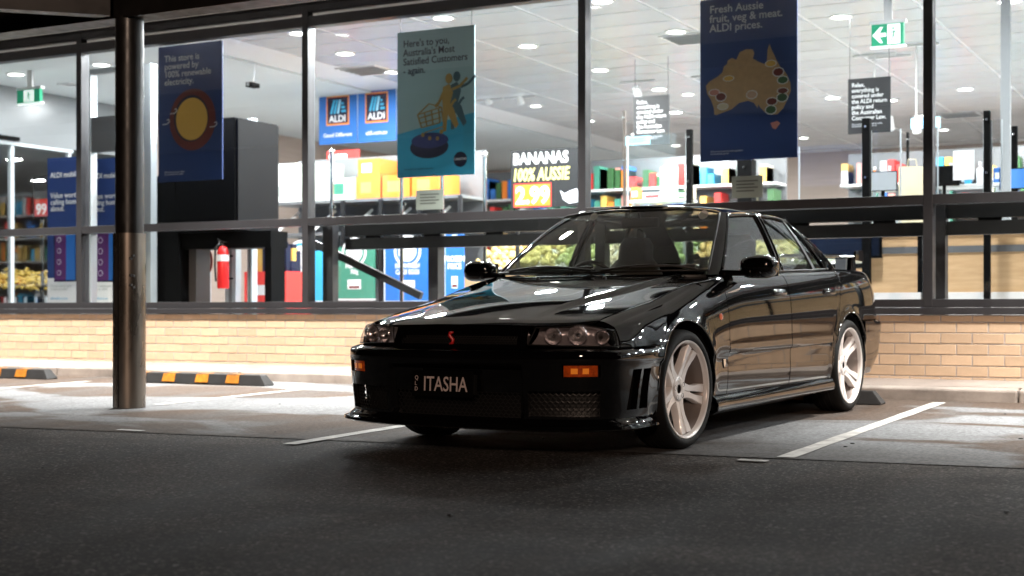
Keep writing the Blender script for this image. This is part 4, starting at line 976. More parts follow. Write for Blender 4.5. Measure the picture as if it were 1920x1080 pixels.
def Bs(s, z):
    """body side / bumper skin at perimeter position s and height z"""
    p, n = o_pn(s); x = p.x
    wf = sstep(.42, .74, x) if z > .557 else sstep(.30, .46, x); wr = sstep(-3.2, -3.58, x); ws = 1-wf-wr
    o = wf*off_fr(z) + wr*off_re(z)
    if ws > 0: o += ws*(off_lo(z) + (off_up(max(0, ztop(x)-z)) if z > .5 else 0) + flare(x, z))
    q = p + n*o; return Vector((q.x, q.y, z))
def Bx(x, z): return Bs(s_of_x(x), z)
CAR = empty('parked_car'); tag(CAR, 'glossy black four door sedan with white five spoke wheels', 'car')
M['paint'] = mat('black_car_paint', (.0025, .0025, .003), .03, spec=.55, coat=0.15)
M['trim'] = mat('black_plastic_trim', (.008, .008, .008), .45)
M['seal'] = mat('window_seal_rubber', (.006, .006, .006), .5)
M['carglass'] = glass('car_glass', (.62, .66, .62), .08)
M['sideglass'] = glass('car_side_glass', (.45, .48, .46), .10)
M['lensglass'] = glass('headlight_lens', (.93, .91, .91), .05)
M['tyre'] = mat('tyre_rubber', (.006, .006, .006), .7, var=.2, spec=.25, scale=20, bump=.2, bscale=90)
M['rim'] = mat('white_wheel_paint', (.80, .765, .75), .28, .1, coat=.4, var=.06, scale=9)
M['barrel'] = mat('shaded_wheel_barrel', (.22, .185, .17), .4, .3)  # white wheel paint again, darkened to put the shade into its colour
M['bowl'] = mat('satin_lamp_bowl', (.85, .82, .84), .16, .88, bump=.5, bscale=70)
M['mirror'] = mat('silvered_reflector', (.72, .67, .70), .2, .65, bump=.9, bscale=45)
M['amber'] = mat('amber_lens', (.48, .055, .004), .2, emit=(1, .18, .01), es=.03, coat=1, var=.6, scale=45)
M['redlens'] = mat('red_lamp_lens', (.30, .006, .006), .12, coat=1)
M['cabin'] = mat('dark_cabin_cloth', (.06, .054, .048), .8, var=.2, scale=20)
M['dash'] = mat('dark_dashboard', (.014, .014, .014), .6)
M['mesh_'] = mat('black_grille_mesh', (.012, .012, .012), .4)
M['iron'] = mat('brake_iron', (.10, .09, .085), .45, .8)
M['chr_badge'] = mat('badge_chrome', (.7, .7, .7), .2, 1)
M['badge_red'] = mat('badge_red', (.55, .02, .02), .3, emit=(.5, .02, .02), es=.05)

def panel(name, fn, nu, nv, m, hole=None, skirt=.014, depth=.05, both=True, parent=None, us=None, vs=None, side=1):
    """surface patch fn(u, v), u and v in 0..1, with edges turned inwards; both -> a mirrored copy as well"""
    U = us or [i/nu for i in range(nu+1)]; V = vs or [j/nv for j in range(nv+1)]
    made = []
    for sgn in ((1, -1) if both else (side,)):
        bm = bmesh.new(); g = []
        for u in U:
            row = []
            for v in V:
                p = fn(u, v); row.append(bm.verts.new((p[0], p[1]*sgn, p[2])))
            g.append(row)
        for i in range(len(U)-1):
            for j in range(len(V)-1):
                if hole and hole((U[i]+U[i+1])/2, (V[j]+V[j+1])/2): continue
                q = [g[i][j], g[i+1][j], g[i+1][j+1], g[i][j+1]]
                try: bm.faces.new(q)
                except ValueError: pass
        bmesh.ops.remove_doubles(bm, verts=bm.verts, dist=1e-5)
        loose = [v for v in bm.verts if not v.link_faces]; bmesh.ops.delete(bm, geom=loose, context='VERTS')
        bmesh.ops.recalc_face_normals(bm, faces=bm.faces)
        # outward check
        c = sum((f.calc_center_median() for f in bm.faces), Vector())/max(1, len(bm.faces)); ref = Vector((min(max(c.x, -3.0), .3), 0, .45))
        if sum((f.normal.dot(f.calc_center_median()-ref))*f.calc_area() for f in bm.faces) < 0: bmesh.ops.reverse_faces(bm, faces=bm.faces)
        bm.normal_update()
        if skirt:
            be = [e for e in bm.edges if e.is_boundary]; nrm = {}
            rim = {v for e in be for v in e.verts}
            for v in rim: nrm[v] = v.normal.copy()
            new = {}
            for v in rim: new[v] = bm.verts.new(v.co - nrm[v]*skirt)
            for e in be:
                a, b = e.verts; f = e.link_faces[0]
                # orient
                loops = [l for l in f.loops if l.edge == e]; a, b = loops[0].vert, loops[0].link_loop_next.vert
                try: bm.faces.new((b, a, new[a], new[b]))
                except ValueError: pass
            for e in be: e.smooth = False
        me = bpy.data.meshes.new(name); bm.to_mesh(me); bm.free()
        me.polygons.foreach_set('use_smooth', [True]*len(me.polygons)); me.set_sharp_from_angle(angle=R(38))
        me.materials.append(m); o = bpy.data.objects.new(name, me); link(o, parent or CAR); made.append(o)
    return made
GAP = .0035
# --- bonnet
def yshut(x): return interp_sh(x)
interp_sh = interp([(.80,.66),(.66,.672),(.3,.69),(0,.70),(-.3,.712),(-.60,.722)])
def xfront(y): return interp_xf(y)
interp_xf = interp([(0,.868),(.2,.864),(.40,.846),(.55,.790),(.64,.715),(.672,.66),(.80,.62)])
def xcowl(y): return -.40 - .20*(y/.72)**2
def bon(u, v):
    yf = u
    x1 = xfront(yf*.672); x0 = xcowl(yf*.722)
    vv = v
    x = x0 + (x1-x0)*vv; y = yf*(interp_sh(x)-GAP)
    return (x, y, Hd(x, y) - .008*sstep(.93, 1.0, vv)**2)
U2 = [-1 + 2*i/72 for i in range(73)]
def bon2(u, v): p = bon(abs(u), v); return (p[0], p[1]*(1 if u >= 0 else -1), p[2])
panel('bonnet', bon2, 0, 0, M['paint'], both=False, us=U2, vs=[j/44 for j in range(45)])
# --- wings (front fenders)
FX0, FX1 = .655, -.555
def cols(x0, x1, n, arches):
    xs = [x0+(x1-x0)*i/n for i in range(n+1)]
    for xc in arches:
        for k in range(25):
            x = xc + RA*math.cos(math.pi*k/24)*.99999
            if min(x0, x1) < x < max(x0, x1): xs.append(x)
    xs = sorted(set(round(x, 5) for x in xs), reverse=(x1 < x0)); out = [xs[0]]
    for x in xs[1:]:
        if abs(x-out[-1]) > .003: out.append(x)
    return out
def wing_lo(x):
    a = arch(x)
    if x > .0: return max(a, .560)
    return max(a, .215)
XW = cols(FX0, FX1, 40, (0,))
def wing(i, v):
    x = XW[int(round(i))]
    if v <= 1:
        lo = wing_lo(x); z = lo + (ztop(x)-lo)*v; return Bx(x, z)
    e = Bx(x, ztop(x)); yi = interp_sh(x)+GAP; t = v-1
    y = e.y + (yi-e.y)*t; return Vector((e.x, y, e.z + (Hd(x, yi)-e.z)*(1-(1-t)**1.6)))
VV = [1-(1-j/22)**1.5 for j in range(23)] + [1+k/6 for k in range(1, 7)]
wings = panel('front_wing', wing, 0, 0, M['paint'], us=list(range(len(XW))), vs=VV, skirt=.03)
# --- doors
DX1 = -1.535
XD = [-.562 + (DX1+.562)*i/24 for i in range(25)]
def door_f(i, v):
    x = XD[int(round(i))]; lo = .222; z = lo + (ztop(x)-lo)*v; return Bx(x, z)
VD = [0, .05, .1, .16, .22, .27, .31, .335, .345, .355, .37, .39, .42, .45, .5, .56, .62, .68, .74, .79, .83, .87, .90, .93, .95, .97, .985, .993, 1]
doors_f = panel('front_door', door_f, 0, 0, M['paint'], us=list(range(25)), vs=VD)
def xtrail(z): return -2.385 - .175*max(0, (z-.60)/.37)
XR = cols(-1.545, -2.565, 34, (-WB,))
XR = [x for x in XR]
def door_r(i, v):
    x = XR[int(round(i))]; lo = max(.222, arch(x)+.001); hi = ztop(x)
    if x < xtrail(lo): lo = max(lo, .60 + .37*(-2.385-x)/.175)
    lo = min(lo, hi-.0005)
    z = lo + (hi-lo)*v; return Bx(x, z)
doors_r = panel('rear_door', door_r, 0, 0, M['paint'], us=list(range(len(XR))), vs=VD)
# --- rear quarter
XQ = cols(-2.392, -3.50, 44, (-WB,))
def quarter(i, v):
    x = XQ[int(round(i))]; hi = ztop(x)
    lo = arch(x) if x > -WB-RA else .622
    lo = max(lo, .622 if x < -WB else 0, .3)
    if x > -2.572:
        up = .60 + .37*(-2.392-x)/.175
        up = min(up, hi-.0005)
        if v <= 1: z = lo + (up-lo)*v
        return Bx(x, z)
    z = lo + (hi-lo)*v
    return Bx(x, z)
VQ = [j/22 for j in range(18)] + [.83, .87, .90, .93, .95, .97, .985, .993, 1]
quarters = panel('rear_wing', quarter, 0, 0, M['paint'], us=list(range(len(XQ))), vs=VQ, skirt=.03)
# shoulder and boot deck
def zdeck(x, y): return _bel(x) + .022 - .03*(abs(y)/.75)**2 - .0*x
def deck(u, v):
    x = -2.86 + (-3.655+2.86)*v
    hw = Bx(x, ztop(x)).y if x > -3.5 else Bs(s_of_x(x), min(ztop(x), .93)).y
    y = u*hw; e = ztop(x); return (x, y, e + (1-abs(u)**2.6)*.020 - .0*(v))
panel('boot_lid', deck, 0, 0, M['paint'], both=False, us=[-1+2*i/40 for i in range(41)], vs=[j/20 for j in range(21)])
# rear face: from x=-3.5 round to the middle
S0 = s_of_x(-3.5)
def rearface(u, v):
    s = S0 + (SMAX-S0)*u; z0 = .617; x = o_at(s).x; z1 = ztop(x); return Bs(s, z0 + (z1-z0)*v)
panel('rear_panel', rearface, 40, 16, M['paint'])
def rbump(u, v):
    s0 = s_of_x(-WB-RA+.0); s = s0 + (SMAX-s0)*u; x = o_at(s).x; lo = .235 if x > -3.3 else .235+.06*sstep(-3.3, -3.7, x); lo = max(lo, arch(x))
    hi = .612
    return Bs(s, lo + (hi-lo)*v)
panel('rear_bumper', rbump, 70, 26, M['paint'], skirt=.03)
for sg in (1, -1):                                        # tail lamps, two round lights each side
    for yy, rr in ((.62, .075), (.44, .065)):
        s = s_of_x(-3.6); p = Bs(S0 + (SMAX-S0)*(.30 if yy > .5 else .52), .76)
        Mx = Matrix.Translation((p.x-.002, sg*p.y, .76)) @ Matrix.Rotation(R(-90), 4, 'Y')
        MB().lathe([(0, .014), (rr*.6, .012), (rr, .0), (rr, -.02), (0, -.02)], 24, M=Mx).build('tail_light', M['redlens'], CAR, smooth=True, auto=50)
# --- front bumper with openings
SB1 = s_of_x(.352)
def ys(y): return s_of_y(y)/SB1
ub = sorted(set([i/64 for i in range(65)] + [ys(.375), ys(.385), ys(.405), ys(.43), ys(.60), ys(.62), ys(.735), ys(.76)]))
zb_ = [.160, .165, .175, .182, .19, .20, .212, .225, .25, .28, .31, .338, .35, .37, .40, .418, .43, .45, .468, .478, .49, .50, .51, .52, .53, .537, .542, .546, .549, .552, .556]
U_IN, U_OUT = ys(.43), ys(.76)
u_slot = [(s_of_x(.63))/SB1, (s_of_x(.555))/SB1, (s_of_x(.535))/SB1, (s_of_x(.46))/SB1]
ub = sorted(set(round(q, 6) for q in ub + u_slot))
def bump_hole(u, v):
    z = v
    if u < ys(.375) and .212 < z < .338: return True
    if U_IN < u < U_OUT and .225 < z < .35: return True
    if ys(.60) < u < ys(.76) and .418 < z < .478: return True
    if (u_slot[0] < u < u_slot[1] or u_slot[2] < u < u_slot[3]) and .25 < z < .45: return True
    return False
def fbump(u, v):
    z = v; w = u-ys(.76); s = SB1*u
    if w > 0:                                              # rear edge follows the wheel arch, the vents lean with it
        xa = math.sqrt(max(0, RA*RA-(z-AZ)**2)) if z > .20 else RA*.94; t = sstep(.70, 1, u); s += (s_of_x(xa)-SB1)*t + .20*(z-.35)*sstep(ys(.76), u_slot[0], u)*(1-t)
    p = Bs(s, z)
    p.x -= .030*sstep(.408, .383, abs(p.y))*sstep(.185, .225, z)*sstep(.475, .455, z)
    return p
fb = panel('front_bumper', fbump, 0, 0, M['paint'], us=ub, vs=zb_, hole=bump_hole, skirt=.035)
# lip under the bumper
def lip(u, v):
    s = SB1*u; q = Bs(s, .18); n = o_pn(s)[1]; k = [(-.05, .190), (.000, .186), (.028, .176), (.032, .164), (.010, .154), (-.06, .158)][int(round(v))]
    return Vector((q.x+n.x*k[0], q.y+n.y*k[0], k[1]))
panel('bumper_lip', lip, 0, 0, M['paint'], us=[i/50 for i in range(51)], vs=list(range(6)), skirt=0)
# dark interior behind the openings, and honeycomb mesh
def inner(u, v): s = SB1*u*.95; p = Bs(s, .15 + .40*v); n = o_pn(s)[1]; return p - n*.085
panel('bumper_core', inner, 40, 6, M['trim'], skirt=0)
def honey(name, f, u0, u1, z0, z1, nu, nz, depth):
    for sg in (1, -1):
        mb = MB()
        for j in range(nz+1):
            pts = []
            for i in range(2*nu+1):
                zz = z0 + (z1-z0)*(j + (.28 if (i+j) % 2 else -.28))/nz; zz = min(max(zz, z0), z1)
                s = SB1*(u0+(u1-u0)*i/(2*nu)); p = Bs(s, zz); n = o_pn(s)[1]; p = p-n*depth; pts.append((p.x, p.y*sg, zz))
            mb.tube(pts, .0026, 4, cap=False)
            if j < nz:
                for i in range(2*nu+1):
                    if (i+j) % 2 == 0: continue
                    s = SB1*(u0+(u1-u0)*i/(2*nu)); za = z0+(z1-z0)*(j+.28)/nz; zb2 = z0+(z1-z0)*(j+1-.28)/nz; n = o_pn(s)[1]
                    a = Bs(s, za)-n*depth; b = Bs(s, zb2)-n*depth; mb.tube([(a.x, a.y*sg, za), (b.x, b.y*sg, zb2)], .0026, 4, cap=False)
        mb.build(name, M['mesh_'], CAR)
honey('grille_mesh', None, U_IN, U_OUT, .225, .35, 12, 7, .03)
honey('grille_mesh', None, 0, ys(.375), .212, .338, 13, 7, .035)
# indicators
def ind(u, v): s = SB1*(ys(.605)+(ys(.752)-ys(.605))*u); z = .421+.054*v; p = Bs(s, z); n = o_pn(s)[1]; return p - n*(.006+.010*(abs(2*u-1)**4))
inds = panel('indicator_light', ind, 10, 6, M['amber'], skirt=.02)
M['amber_core'] = mat('bright_amber_reflector', (.95, .30, .03), .2, emit=(1, .25, .02), es=.25, coat=1)
for a_, b_ in ((.22, .42), (.56, .74)):
    for o_, p_ in zip(panel('bulb_reflector', lambda u, v: ind(a_+(b_-a_)*u, .25+.5*v) + Vector((.0025, 0, 0)), 4, 4, M['amber_core'], skirt=.003), inds): o_.parent = p_
# --- headlights
HU0, HU1 = s_of_y(.415), s_of_x(.660)
def ztop_f(s):
    p = o_at(s); x = xfront(abs(p.y)) if p.x > .655 else p.x; return Hd(min(x, .868), p.y) - .012
def head(u, v, dep=0.0):
    s = HU0+(HU1-HU0)*u; z0 = .563 + .012*(1-u); z1 = ztop_f(s) - .004; z = z0+(z1-z0)*v; p = Bs(s, z)
    if u < .14: p = p + Vector((0, .035*(1-u/.14)*v, 0))
    if u > .86: z -= 0
    n = o_pn(s)[1]; q = p - n*(dep + .004); return Vector((q.x, q.y, z))
heads = panel('headlight', head, 28, 12, M['lensglass'], skirt=.012)
def bucket(u, v): return head(u, v, .055 + .028*math.sin(math.pi*min(1, max(0, v))))
bks = panel('reflector_bucket', bucket, 28, 12, M['mirror'], skirt=0)
for k, sg in enumerate((1, -1)):
    bks[k].parent = heads[k]
    for uu, rr in ((.24, .040), (.50, .046), (.80, .034)):
        p = head(uu, .5, .028); s = HU0+(HU1-HU0)*uu; n = o_pn(s)[1]
        nn = Vector((n.x*.9+.25, n.y*sg, .0)).normalized(); Mx = Matrix.Translation((p.x, p.y*sg, p.z)) @ nn.to_track_quat('Z', 'Y').to_matrix().to_4x4()
        MB().lathe([(.006, -.025), (rr*.6, -.02), (rr*.9, -.004), (rr, .008), (rr*1.06, .006), (rr*1.06, -.01)], 26, M=Mx).build('lamp_bowl', M['bowl'], heads[k], smooth=True, auto=60)
        MB().lathe([(0, .004), (rr*.22, .002), (rr*.3, -.02)], 12, M=Mx).build('bulb', M['iron'] if uu > .7 else M['chrome'], heads[k], smooth=True)
    # bezel
    mb = MB(); path = [head(0, v/6, .004) for v in range(7)] + [head(u/14, 1, .004) for u in range(1, 15)] + [head(1, 1-v/6, .004) for v in range(1, 7)] + [head(1-u/14, 0, .004) for u in range(1, 15)]
    mb.tube([(p.x, p.y*sg, p.z) for p in path], .0035, 5); mb.build('bezel', M['trim'], heads[k])
# --- upper grille between the headlights
def gtop(u, v):
    s = HU0*u; z0 = .556; z1 = ztop_f(s)-.003; z = z0+(z1-z0)*v; return Bs(s, z)
def ghole(u, v): return u < .86 and .16 < v < .62
gr = panel('upper_grille', gtop, 0, 0, M['paint'], us=[i/28 for i in range(25)]+[.88, .92, .96, .99], vs=[0, .05, .1, .16, .3, .45, .62, .7, .8, .9, 1], hole=ghole, skirt=.03)
def gback(u, v): p = gtop(u*.9, .1+.6*v); return p - Vector((.05, 0, 0))
panel('grille_back', gback, 12, 3, M['trim'], skirt=0)
honey('grille_mesh', None, 0, HU0*.85/SB1, .578, .625, 20, 4, .022)
# red S badge and its mount
p = Bs(0, .60); r_ = MB()
zz = [.030, .026, .012, -.008, -.024, -.030]; xx = [.013, -.006, -.011, .011, .008, -.012]
r_.tube([(p.x+.004, xx[i]-.03, .605+zz[i]) for i in range(6)], [.004, .009, .009, .009, .009, .004], 6); r_.build('badge', M['badge_red'], CAR, smooth=True)
# number plate
pl = MB().box(-.186, .186, -.004, .004, -.066, .066).build('number_plate', M['black'], CAR, bevel=.002)
PX = Bs(0, .375).x + .016
pl.location = (PX, -.045, .375); pl.rotation_euler = (R(-3), 0, R(90))
M['platewhite'] = mat('plate_white_lettering', (.62, .52, .50), .4)
text('lettering', 'ITASHA', .105, M['platewhite'], pl, (-.115, -.0055, -.036), bold=.006, sx=.76)
for i, c in enumerate('QLD'): text('lettering', c, .030, M['platewhite'], pl, (-.168, -.0055, .018-.028*i), bold=0, sx=.9)
MB().box(-.19, .19, .005, .03, -.05, .05).build('plate_bracket', M['trim'], pl)
# --- side skirts
def skirt_(u, v):
    x = -.345 + (-2.30+.345)*u; k = [(-.075, .262), (-.028, .258), (-.004, .240), (.014, .205), (.008, .172), (-.03, .150), (-.12, .150)][int(round(v))]
    b = .868 + k[0] + .010*sstep(-.55, -.345, x); return (x, b, k[1])
panel('side_skirt', skirt_, 0, 0, M['paint'], us=[i/30 for i in range(31)], vs=list(range(7)), skirt=.01)
# --- greenhouse: base line and roof line, matched knot for knot
GB = [(-.405,0,.930),(-.425,.25,.932),(-.485,.48,.936),(-.585,.675,.938),(-.655,.742,.938),(-.80,.758,.942),(-1.20,.764,.946),(-1.585,.764,.951),(-1.655,.764,.952),(-2.0,.757,.958),(-2.28,.745,.964),(-2.34,.741,.966),(-2.58,.722,.974),(-2.80,.690,.982),(-3.03,.622,.992),(-3.06,.50,.995),(-3.085,.25,.997),(-3.095,0,.998)]
GR = [(-1.095,0,1.352),(-1.105,.20,1.350),(-1.130,.38,1.343),(-1.170,.515,1.328),(-1.225,.560,1.312),(-1.27,.571,1.313),(-1.44,.582,1.324),(-1.615,.584,1.328),(-1.680,.584,1.328),(-1.95,.578,1.325),(-2.135,.568,1.316),(-2.175,.564,1.312),(-2.235,.556,1.304),(-2.30,.535,1.306),(-2.40,.470,1.318),(-2.425,.38,1.329),(-2.445,.20,1.338),(-2.455,0,1.341)]
_gb = catmull(GB, 8); _gr = catmull(GR, 8)
def ggeo(k, v, off=0.0):
    """k = knot position (0..17), v = 0 base .. 1 roof edge"""
    i = min(max(k*8, 0), len(_gb)-1); a = int(i); b = min(a+1, len(_gb)-1); t = i-a
    p = _gb[a].lerp(_gb[b], t); q = _gr[a].lerp(_gr[b], t); w = p.lerp(q, v)
    d = (_gb[min(a+1, len(_gb)-1)]-_gb[max(a-1, 0)]); n = d.cross(q-p).normalized()
    if n.dot(Vector((w.x+1.7, w.y, .3))) < 0: n = -n
    return w + n*(off + .022*4*v*(1-v)*(.55 if 3 < k < 13 else 1.0))
def pane(name, k0, k1, v0, v1, m, nu=16, nv=10, off=0.0, skirt=.005, both=True, curve=None, par=None):
    return panel(name, lambda u, v: ggeo(k0+(k1-k0)*u, v0+(v1-v0)*v, off), nu, nv, m, skirt=skirt, both=both, parent=par)
def full_pane(name, k0, k1, v0, v1, m, off=0.0):
    def f(u, v):
        p = ggeo(k0+(k1-k0)*abs(u), v0+(v1-v0)*v, off); return (p.x, p.y*(1 if u >= 0 else -1), p.z)
    if k0 > k1: pass
    return panel(name, f, 0, 0, m, both=False, us=[-1+2*i/44 for i in range(45)], vs=[j/14 for j in range(15)], skirt=.005)[0]
WS = full_pane('windscreen', 0, 3.46, .03, .965, M['carglass'], .0)
RW = full_pane('rear_window', 17, 14.45, .05, .95, M['sideglass'], .0)
pane('pillar_front', 3.38, 4.42, -.03, 1.0, M['paint'], 12, 16, .003, .02)
fw = pane('front_side_window', 4.40, 7.12, .03, .945, M['sideglass'], 16, 10, -.004)
pane('pillar_middle', 7.02, 7.98, 0, 1.0, M['trim'], 6, 12, .0, .02)
rw = pane('rear_side_window', 7.9, 10.12, .03, .945, M['sideglass'], 14, 10, -.004)
pane('window_divider', 10.02, 10.95, 0, 1.0, M['trim'], 4, 12, .001, .015)
pane('quarter_window', 10.9, 12.0, .06, .93, M['sideglass'], 8, 10, -.004)
pane('pillar_rear', 11.92, 14.55, -.03, 1.0, M['paint'], 22, 16, .002, .02)
# window frames and weather strips
for k0, k1, v, rad, nm, mm in ((4.35, 12.0, .955, .010, 'window_frame', 'paint'), (4.35, 12.3, .010, .007, 'belt_strip', 'trim')):
    for sg in (1, -1):
        mb = MB(); mb.tube([(q.x, q.y*sg, q.z) for q in [ggeo(k0+(k1-k0)*i/50, v, .003) for i in range(51)]], rad, 6); mb.build(nm, M[mm], CAR, smooth=True)
for sg in (1, -1):
    for k, rad in ((4.42, .009), (7.08, .008), (7.92, .008), (12.0, .009)):
        mb = MB(); mb.tube([(q.x, q.y*sg, q.z) for q in [ggeo(k, i/14, .004) for i in range(15)]], rad, 6); mb.build('window_frame', M['paint'], CAR, smooth=True)
mb = MB(); path = [ggeo(3.44*i/30, .03, .003) for i in range(31)] + [ggeo(3.44, .03+.935*i/14, .003) for i in range(1, 15)] + [ggeo(3.44*(1-i/30), .965, .003) for i in range(1, 31)]
for sg in (1, -1): mb.tube([(q.x, q.y*sg, q.z) for q in path], .007, 5)
mb.build('windscreen_seal', M['seal'], CAR, smooth=True)
# roof
def roof(u, v):
    k = 17*v                                              # perimeter from front centre to rear centre, u from edge to spine
    e = ggeo(k, 1.0, .003); xs_ = -1.095 + (-2.455+1.095)*sstep(0, 1, v)*1.0
    c = Vector((e.x, 0, 0)); hump = 1.352 + .034*(1-((e.x+1.70)/.85)**2)
    c.z = max(hump, e.z); w = 1-abs(u)
    y = e.y*(1-u); f = 1-(1-u)**2.4
    return (e.x, y, e.z + (c.z-e.z)*f)
panel('roof', roof, 0, 0, M['paint'], us=[i/16 for i in range(17)], vs=[i/68 for i in range(69)], skirt=0)
# cowl panel between bonnet and windscreen
def cowl(u, v):
    a = ggeo(3.4*abs(u), -.01, .0); s_ = 1 if u >= 0 else -1
    y = a.y; x1 = xcowl(min(y, .72))+.012; b = Vector((max(x1, a.x), y, Hd(max(x1, a.x), y)-.016))
    p = a.lerp(b, v); return (p.x, p.y*s_, p.z-.006)
panel('cowl_panel', cowl, 0, 0, M['trim'], both=False, us=[-1+2*i/30 for i in range(31)], vs=[0, .5, 1], skirt=.0)
# wipers
for ya, yb, sx in ((-.52, .05, 1), (.10, .60, 1)):
    mb = MB(); pts = []
    def wp(y, v): q = ggeo(abs(y)/.72*3.4, v, .014); return (q.x, math.copysign(q.y, y) if abs(y) > .02 else y, q.z)
    mb.tube([wp(ya + (yb-ya)*i/8, .03+.05*math.sin(math.pi*i/8)) for i in range(9)], .008, 6); mb.tube([wp(ya + (yb-ya)*(.3+.7*i/6), .055+.02*i/6) for i in range(7)], .006, 6)
    mb.build('wiper', M['trim'], CAR)
for y in (-.22, .22): MB().lathe([(0, .012), (.010, .008), (.013, 0), (.013, -.004)], 10).build('washer_nozzle', M['trim'], CAR, loc=(-.28, y, Hd(-.28, y)+.001), smooth=True)
# sticker on the windscreen
for kk, vv, rr, m_ in ((2.55, .93, .030, WHT), (-1.3, .93, .026, GRY)):
    sg = 1 if kk > 0 else -1; q = ggeo(abs(kk), vv-.02, -.009); n = Vector((.9, 0, .43)); Mx = Matrix.Translation((q.x, q.y*sg, q.z)) @ n.to_track_quat('Z', 'Y').to_matrix().to_4x4()
    MB().lathe([(0, 0), (rr, 0), (rr, .002), (0, .002)], 20, M=Mx).build('sticker', m_, WS)
# --- door furniture
for sg, df, dr in ((1, doors_f[0], doors_r[0]), (-1, doors_f[1], doors_r[1])):
    for x, par in ((-1.375, df), (-2.27, dr)):
        q = Bx(x, .822); mb = MB()
        v_ = []
        for i in range(9):
            a = (i/8-.5)*.20; t = 1-(abs(a)/.1)**4
            for dz, dy in ((.022, .0), (.018, .016*t+.006), (.0, .024*t+.006), (-.016, .018*t+.006), (-.022, .0)): v_.append((x+a, sg*(Bx(x+a, .822+dz).y + dy), .822+dz*(0.6+.4*t)))
        f_ = [(i*5+j, (i+1)*5+j, (i+1)*5+j+1, i*5+j+1) for i in range(8) for j in range(4)]
        mb.add(v_, f_).build('door_handle', M['paint'], par, smooth=True)
        MB().box(x-.075, x+.075, sg*(q.y-.006) - .006, sg*(q.y-.006) + .006, .788, .802).build('handle_recess', M['trim'], par)
    q = Bx(-.452, .690); Mx = Matrix.Translation((-.452, sg*(q.y-.002), .690)) @ Matrix.Rotation(R(-90*sg), 4, 'X')
    MB().lathe([(0, .007), (.012, .006), (.018, .004), (.020, 0), (0, 0)], 18, M=Mx @ Matrix.Diagonal((1.35, 1, 1, 1))).build('side_repeater', M['amber'], wings[0 if sg > 0 else 1], smooth=True)
    q = Bx(-.50, .43); MB().prism([(-.014, .022), (.014, .022), (.012, -.006), (0, -.028), (-.012, -.006)], lambda a, b, c: (-.50+a, sg*(q.y+c), .43+b), -.004, .006).build('wing_badge', M['chr_badge'], wings[0 if sg > 0 else 1])
    # mirrors: superellipsoid housing on an arm
    mb = MB(); nu, nv = 22, 14; v_ = []
    def sp(t, e): return math.copysign(abs(t)**e, t)
    for j in range(nv+1):
        ph = -math.pi/2 + math.pi*j/nv
        for i in range(nu):
            th = 2*math.pi*i/nu
            v_.append((-.79 + .078*sp(math.cos(ph), .7)*sp(math.cos(th), .75), sg*(.952 + .108*sp(math.cos(ph), .6)*sp(math.sin(th), .75)), .970 + .066*sp(math.sin(ph), .7) ))
    f_ = [(j*nu+i, j*nu+(i+1) % nu, (j+1)*nu+(i+1) % nu, (j+1)*nu+i) for j in range(nv) for i in range(nu)]
    hm = mb.add(v_, f_).build('wing_mirror', M['paint'], CAR, smooth=True)
    MB().bar((-.72, sg*.745, .940), (-.77, sg*.90, .935), .07, .035).build('mirror_arm', M['paint'], hm, bevel=.01)
    MB().box(-.872, -.868, min(sg*.865, sg*1.04), max(sg*.865, sg*1.04), .918, 1.02).build('mirror_glass', M['chrome'], hm)
# --- boot spoiler
sp_ = MB(); sec = [(-.085, .0), (-.05, .016), (.03, .018), (.085, .004), (.05, -.006), (-.05, -.008)]
n = 30; v_ = []
for i in range(n+1):
    y = -.66 + 1.32*i/n; e = abs(y)/.66; zz = 1.095 - .02*e**3; xo = -3.50 + .03*e*e
    for a, b in sec: v_.append((xo + a*(1-.25*e**6), y, zz + b))
f_ = [(i*6+j, (i+1)*6+j, (i+1)*6+(j+1) % 6, i*6+(j+1) % 6) for i in range(n) for j in range(6)] + [tuple(range(6)), tuple(n*6+j for j in reversed(range(6)))]
SPO = sp_.add(v_, f_).build('boot_spoiler', M['paint'], CAR, smooth=True, auto=50)
for y in (-.665, .665):
    MB().prism([(-.10, -.03), (.10, -.02), (.08, .045), (-.06, .055), (-.10, .03)], lambda a, b, c: (-3.475+a, y+c, 1.075+b), -.008, .008).build('end_plate', M['paint'], SPO, bevel=.003)
for y in (-.60, 0, .60):
    MB().add([(-3.58,y-.018,.955),(-3.44,y-.018,.965),(-3.44,y+.018,.965),(-3.58,y+.018,.955),(-3.56,y-.014,1.09),(-3.46,y-.014,1.09),(-3.46,y+.014,1.09),(-3.56,y+.014,1.09)], [(0,3,2,1),(4,5,6,7),(0,1,5,4),(1,2,6,5),(2,3,7,6),(3,0,4,7)]).build('spoiler_stand', M['paint'], SPO, bevel=.006)
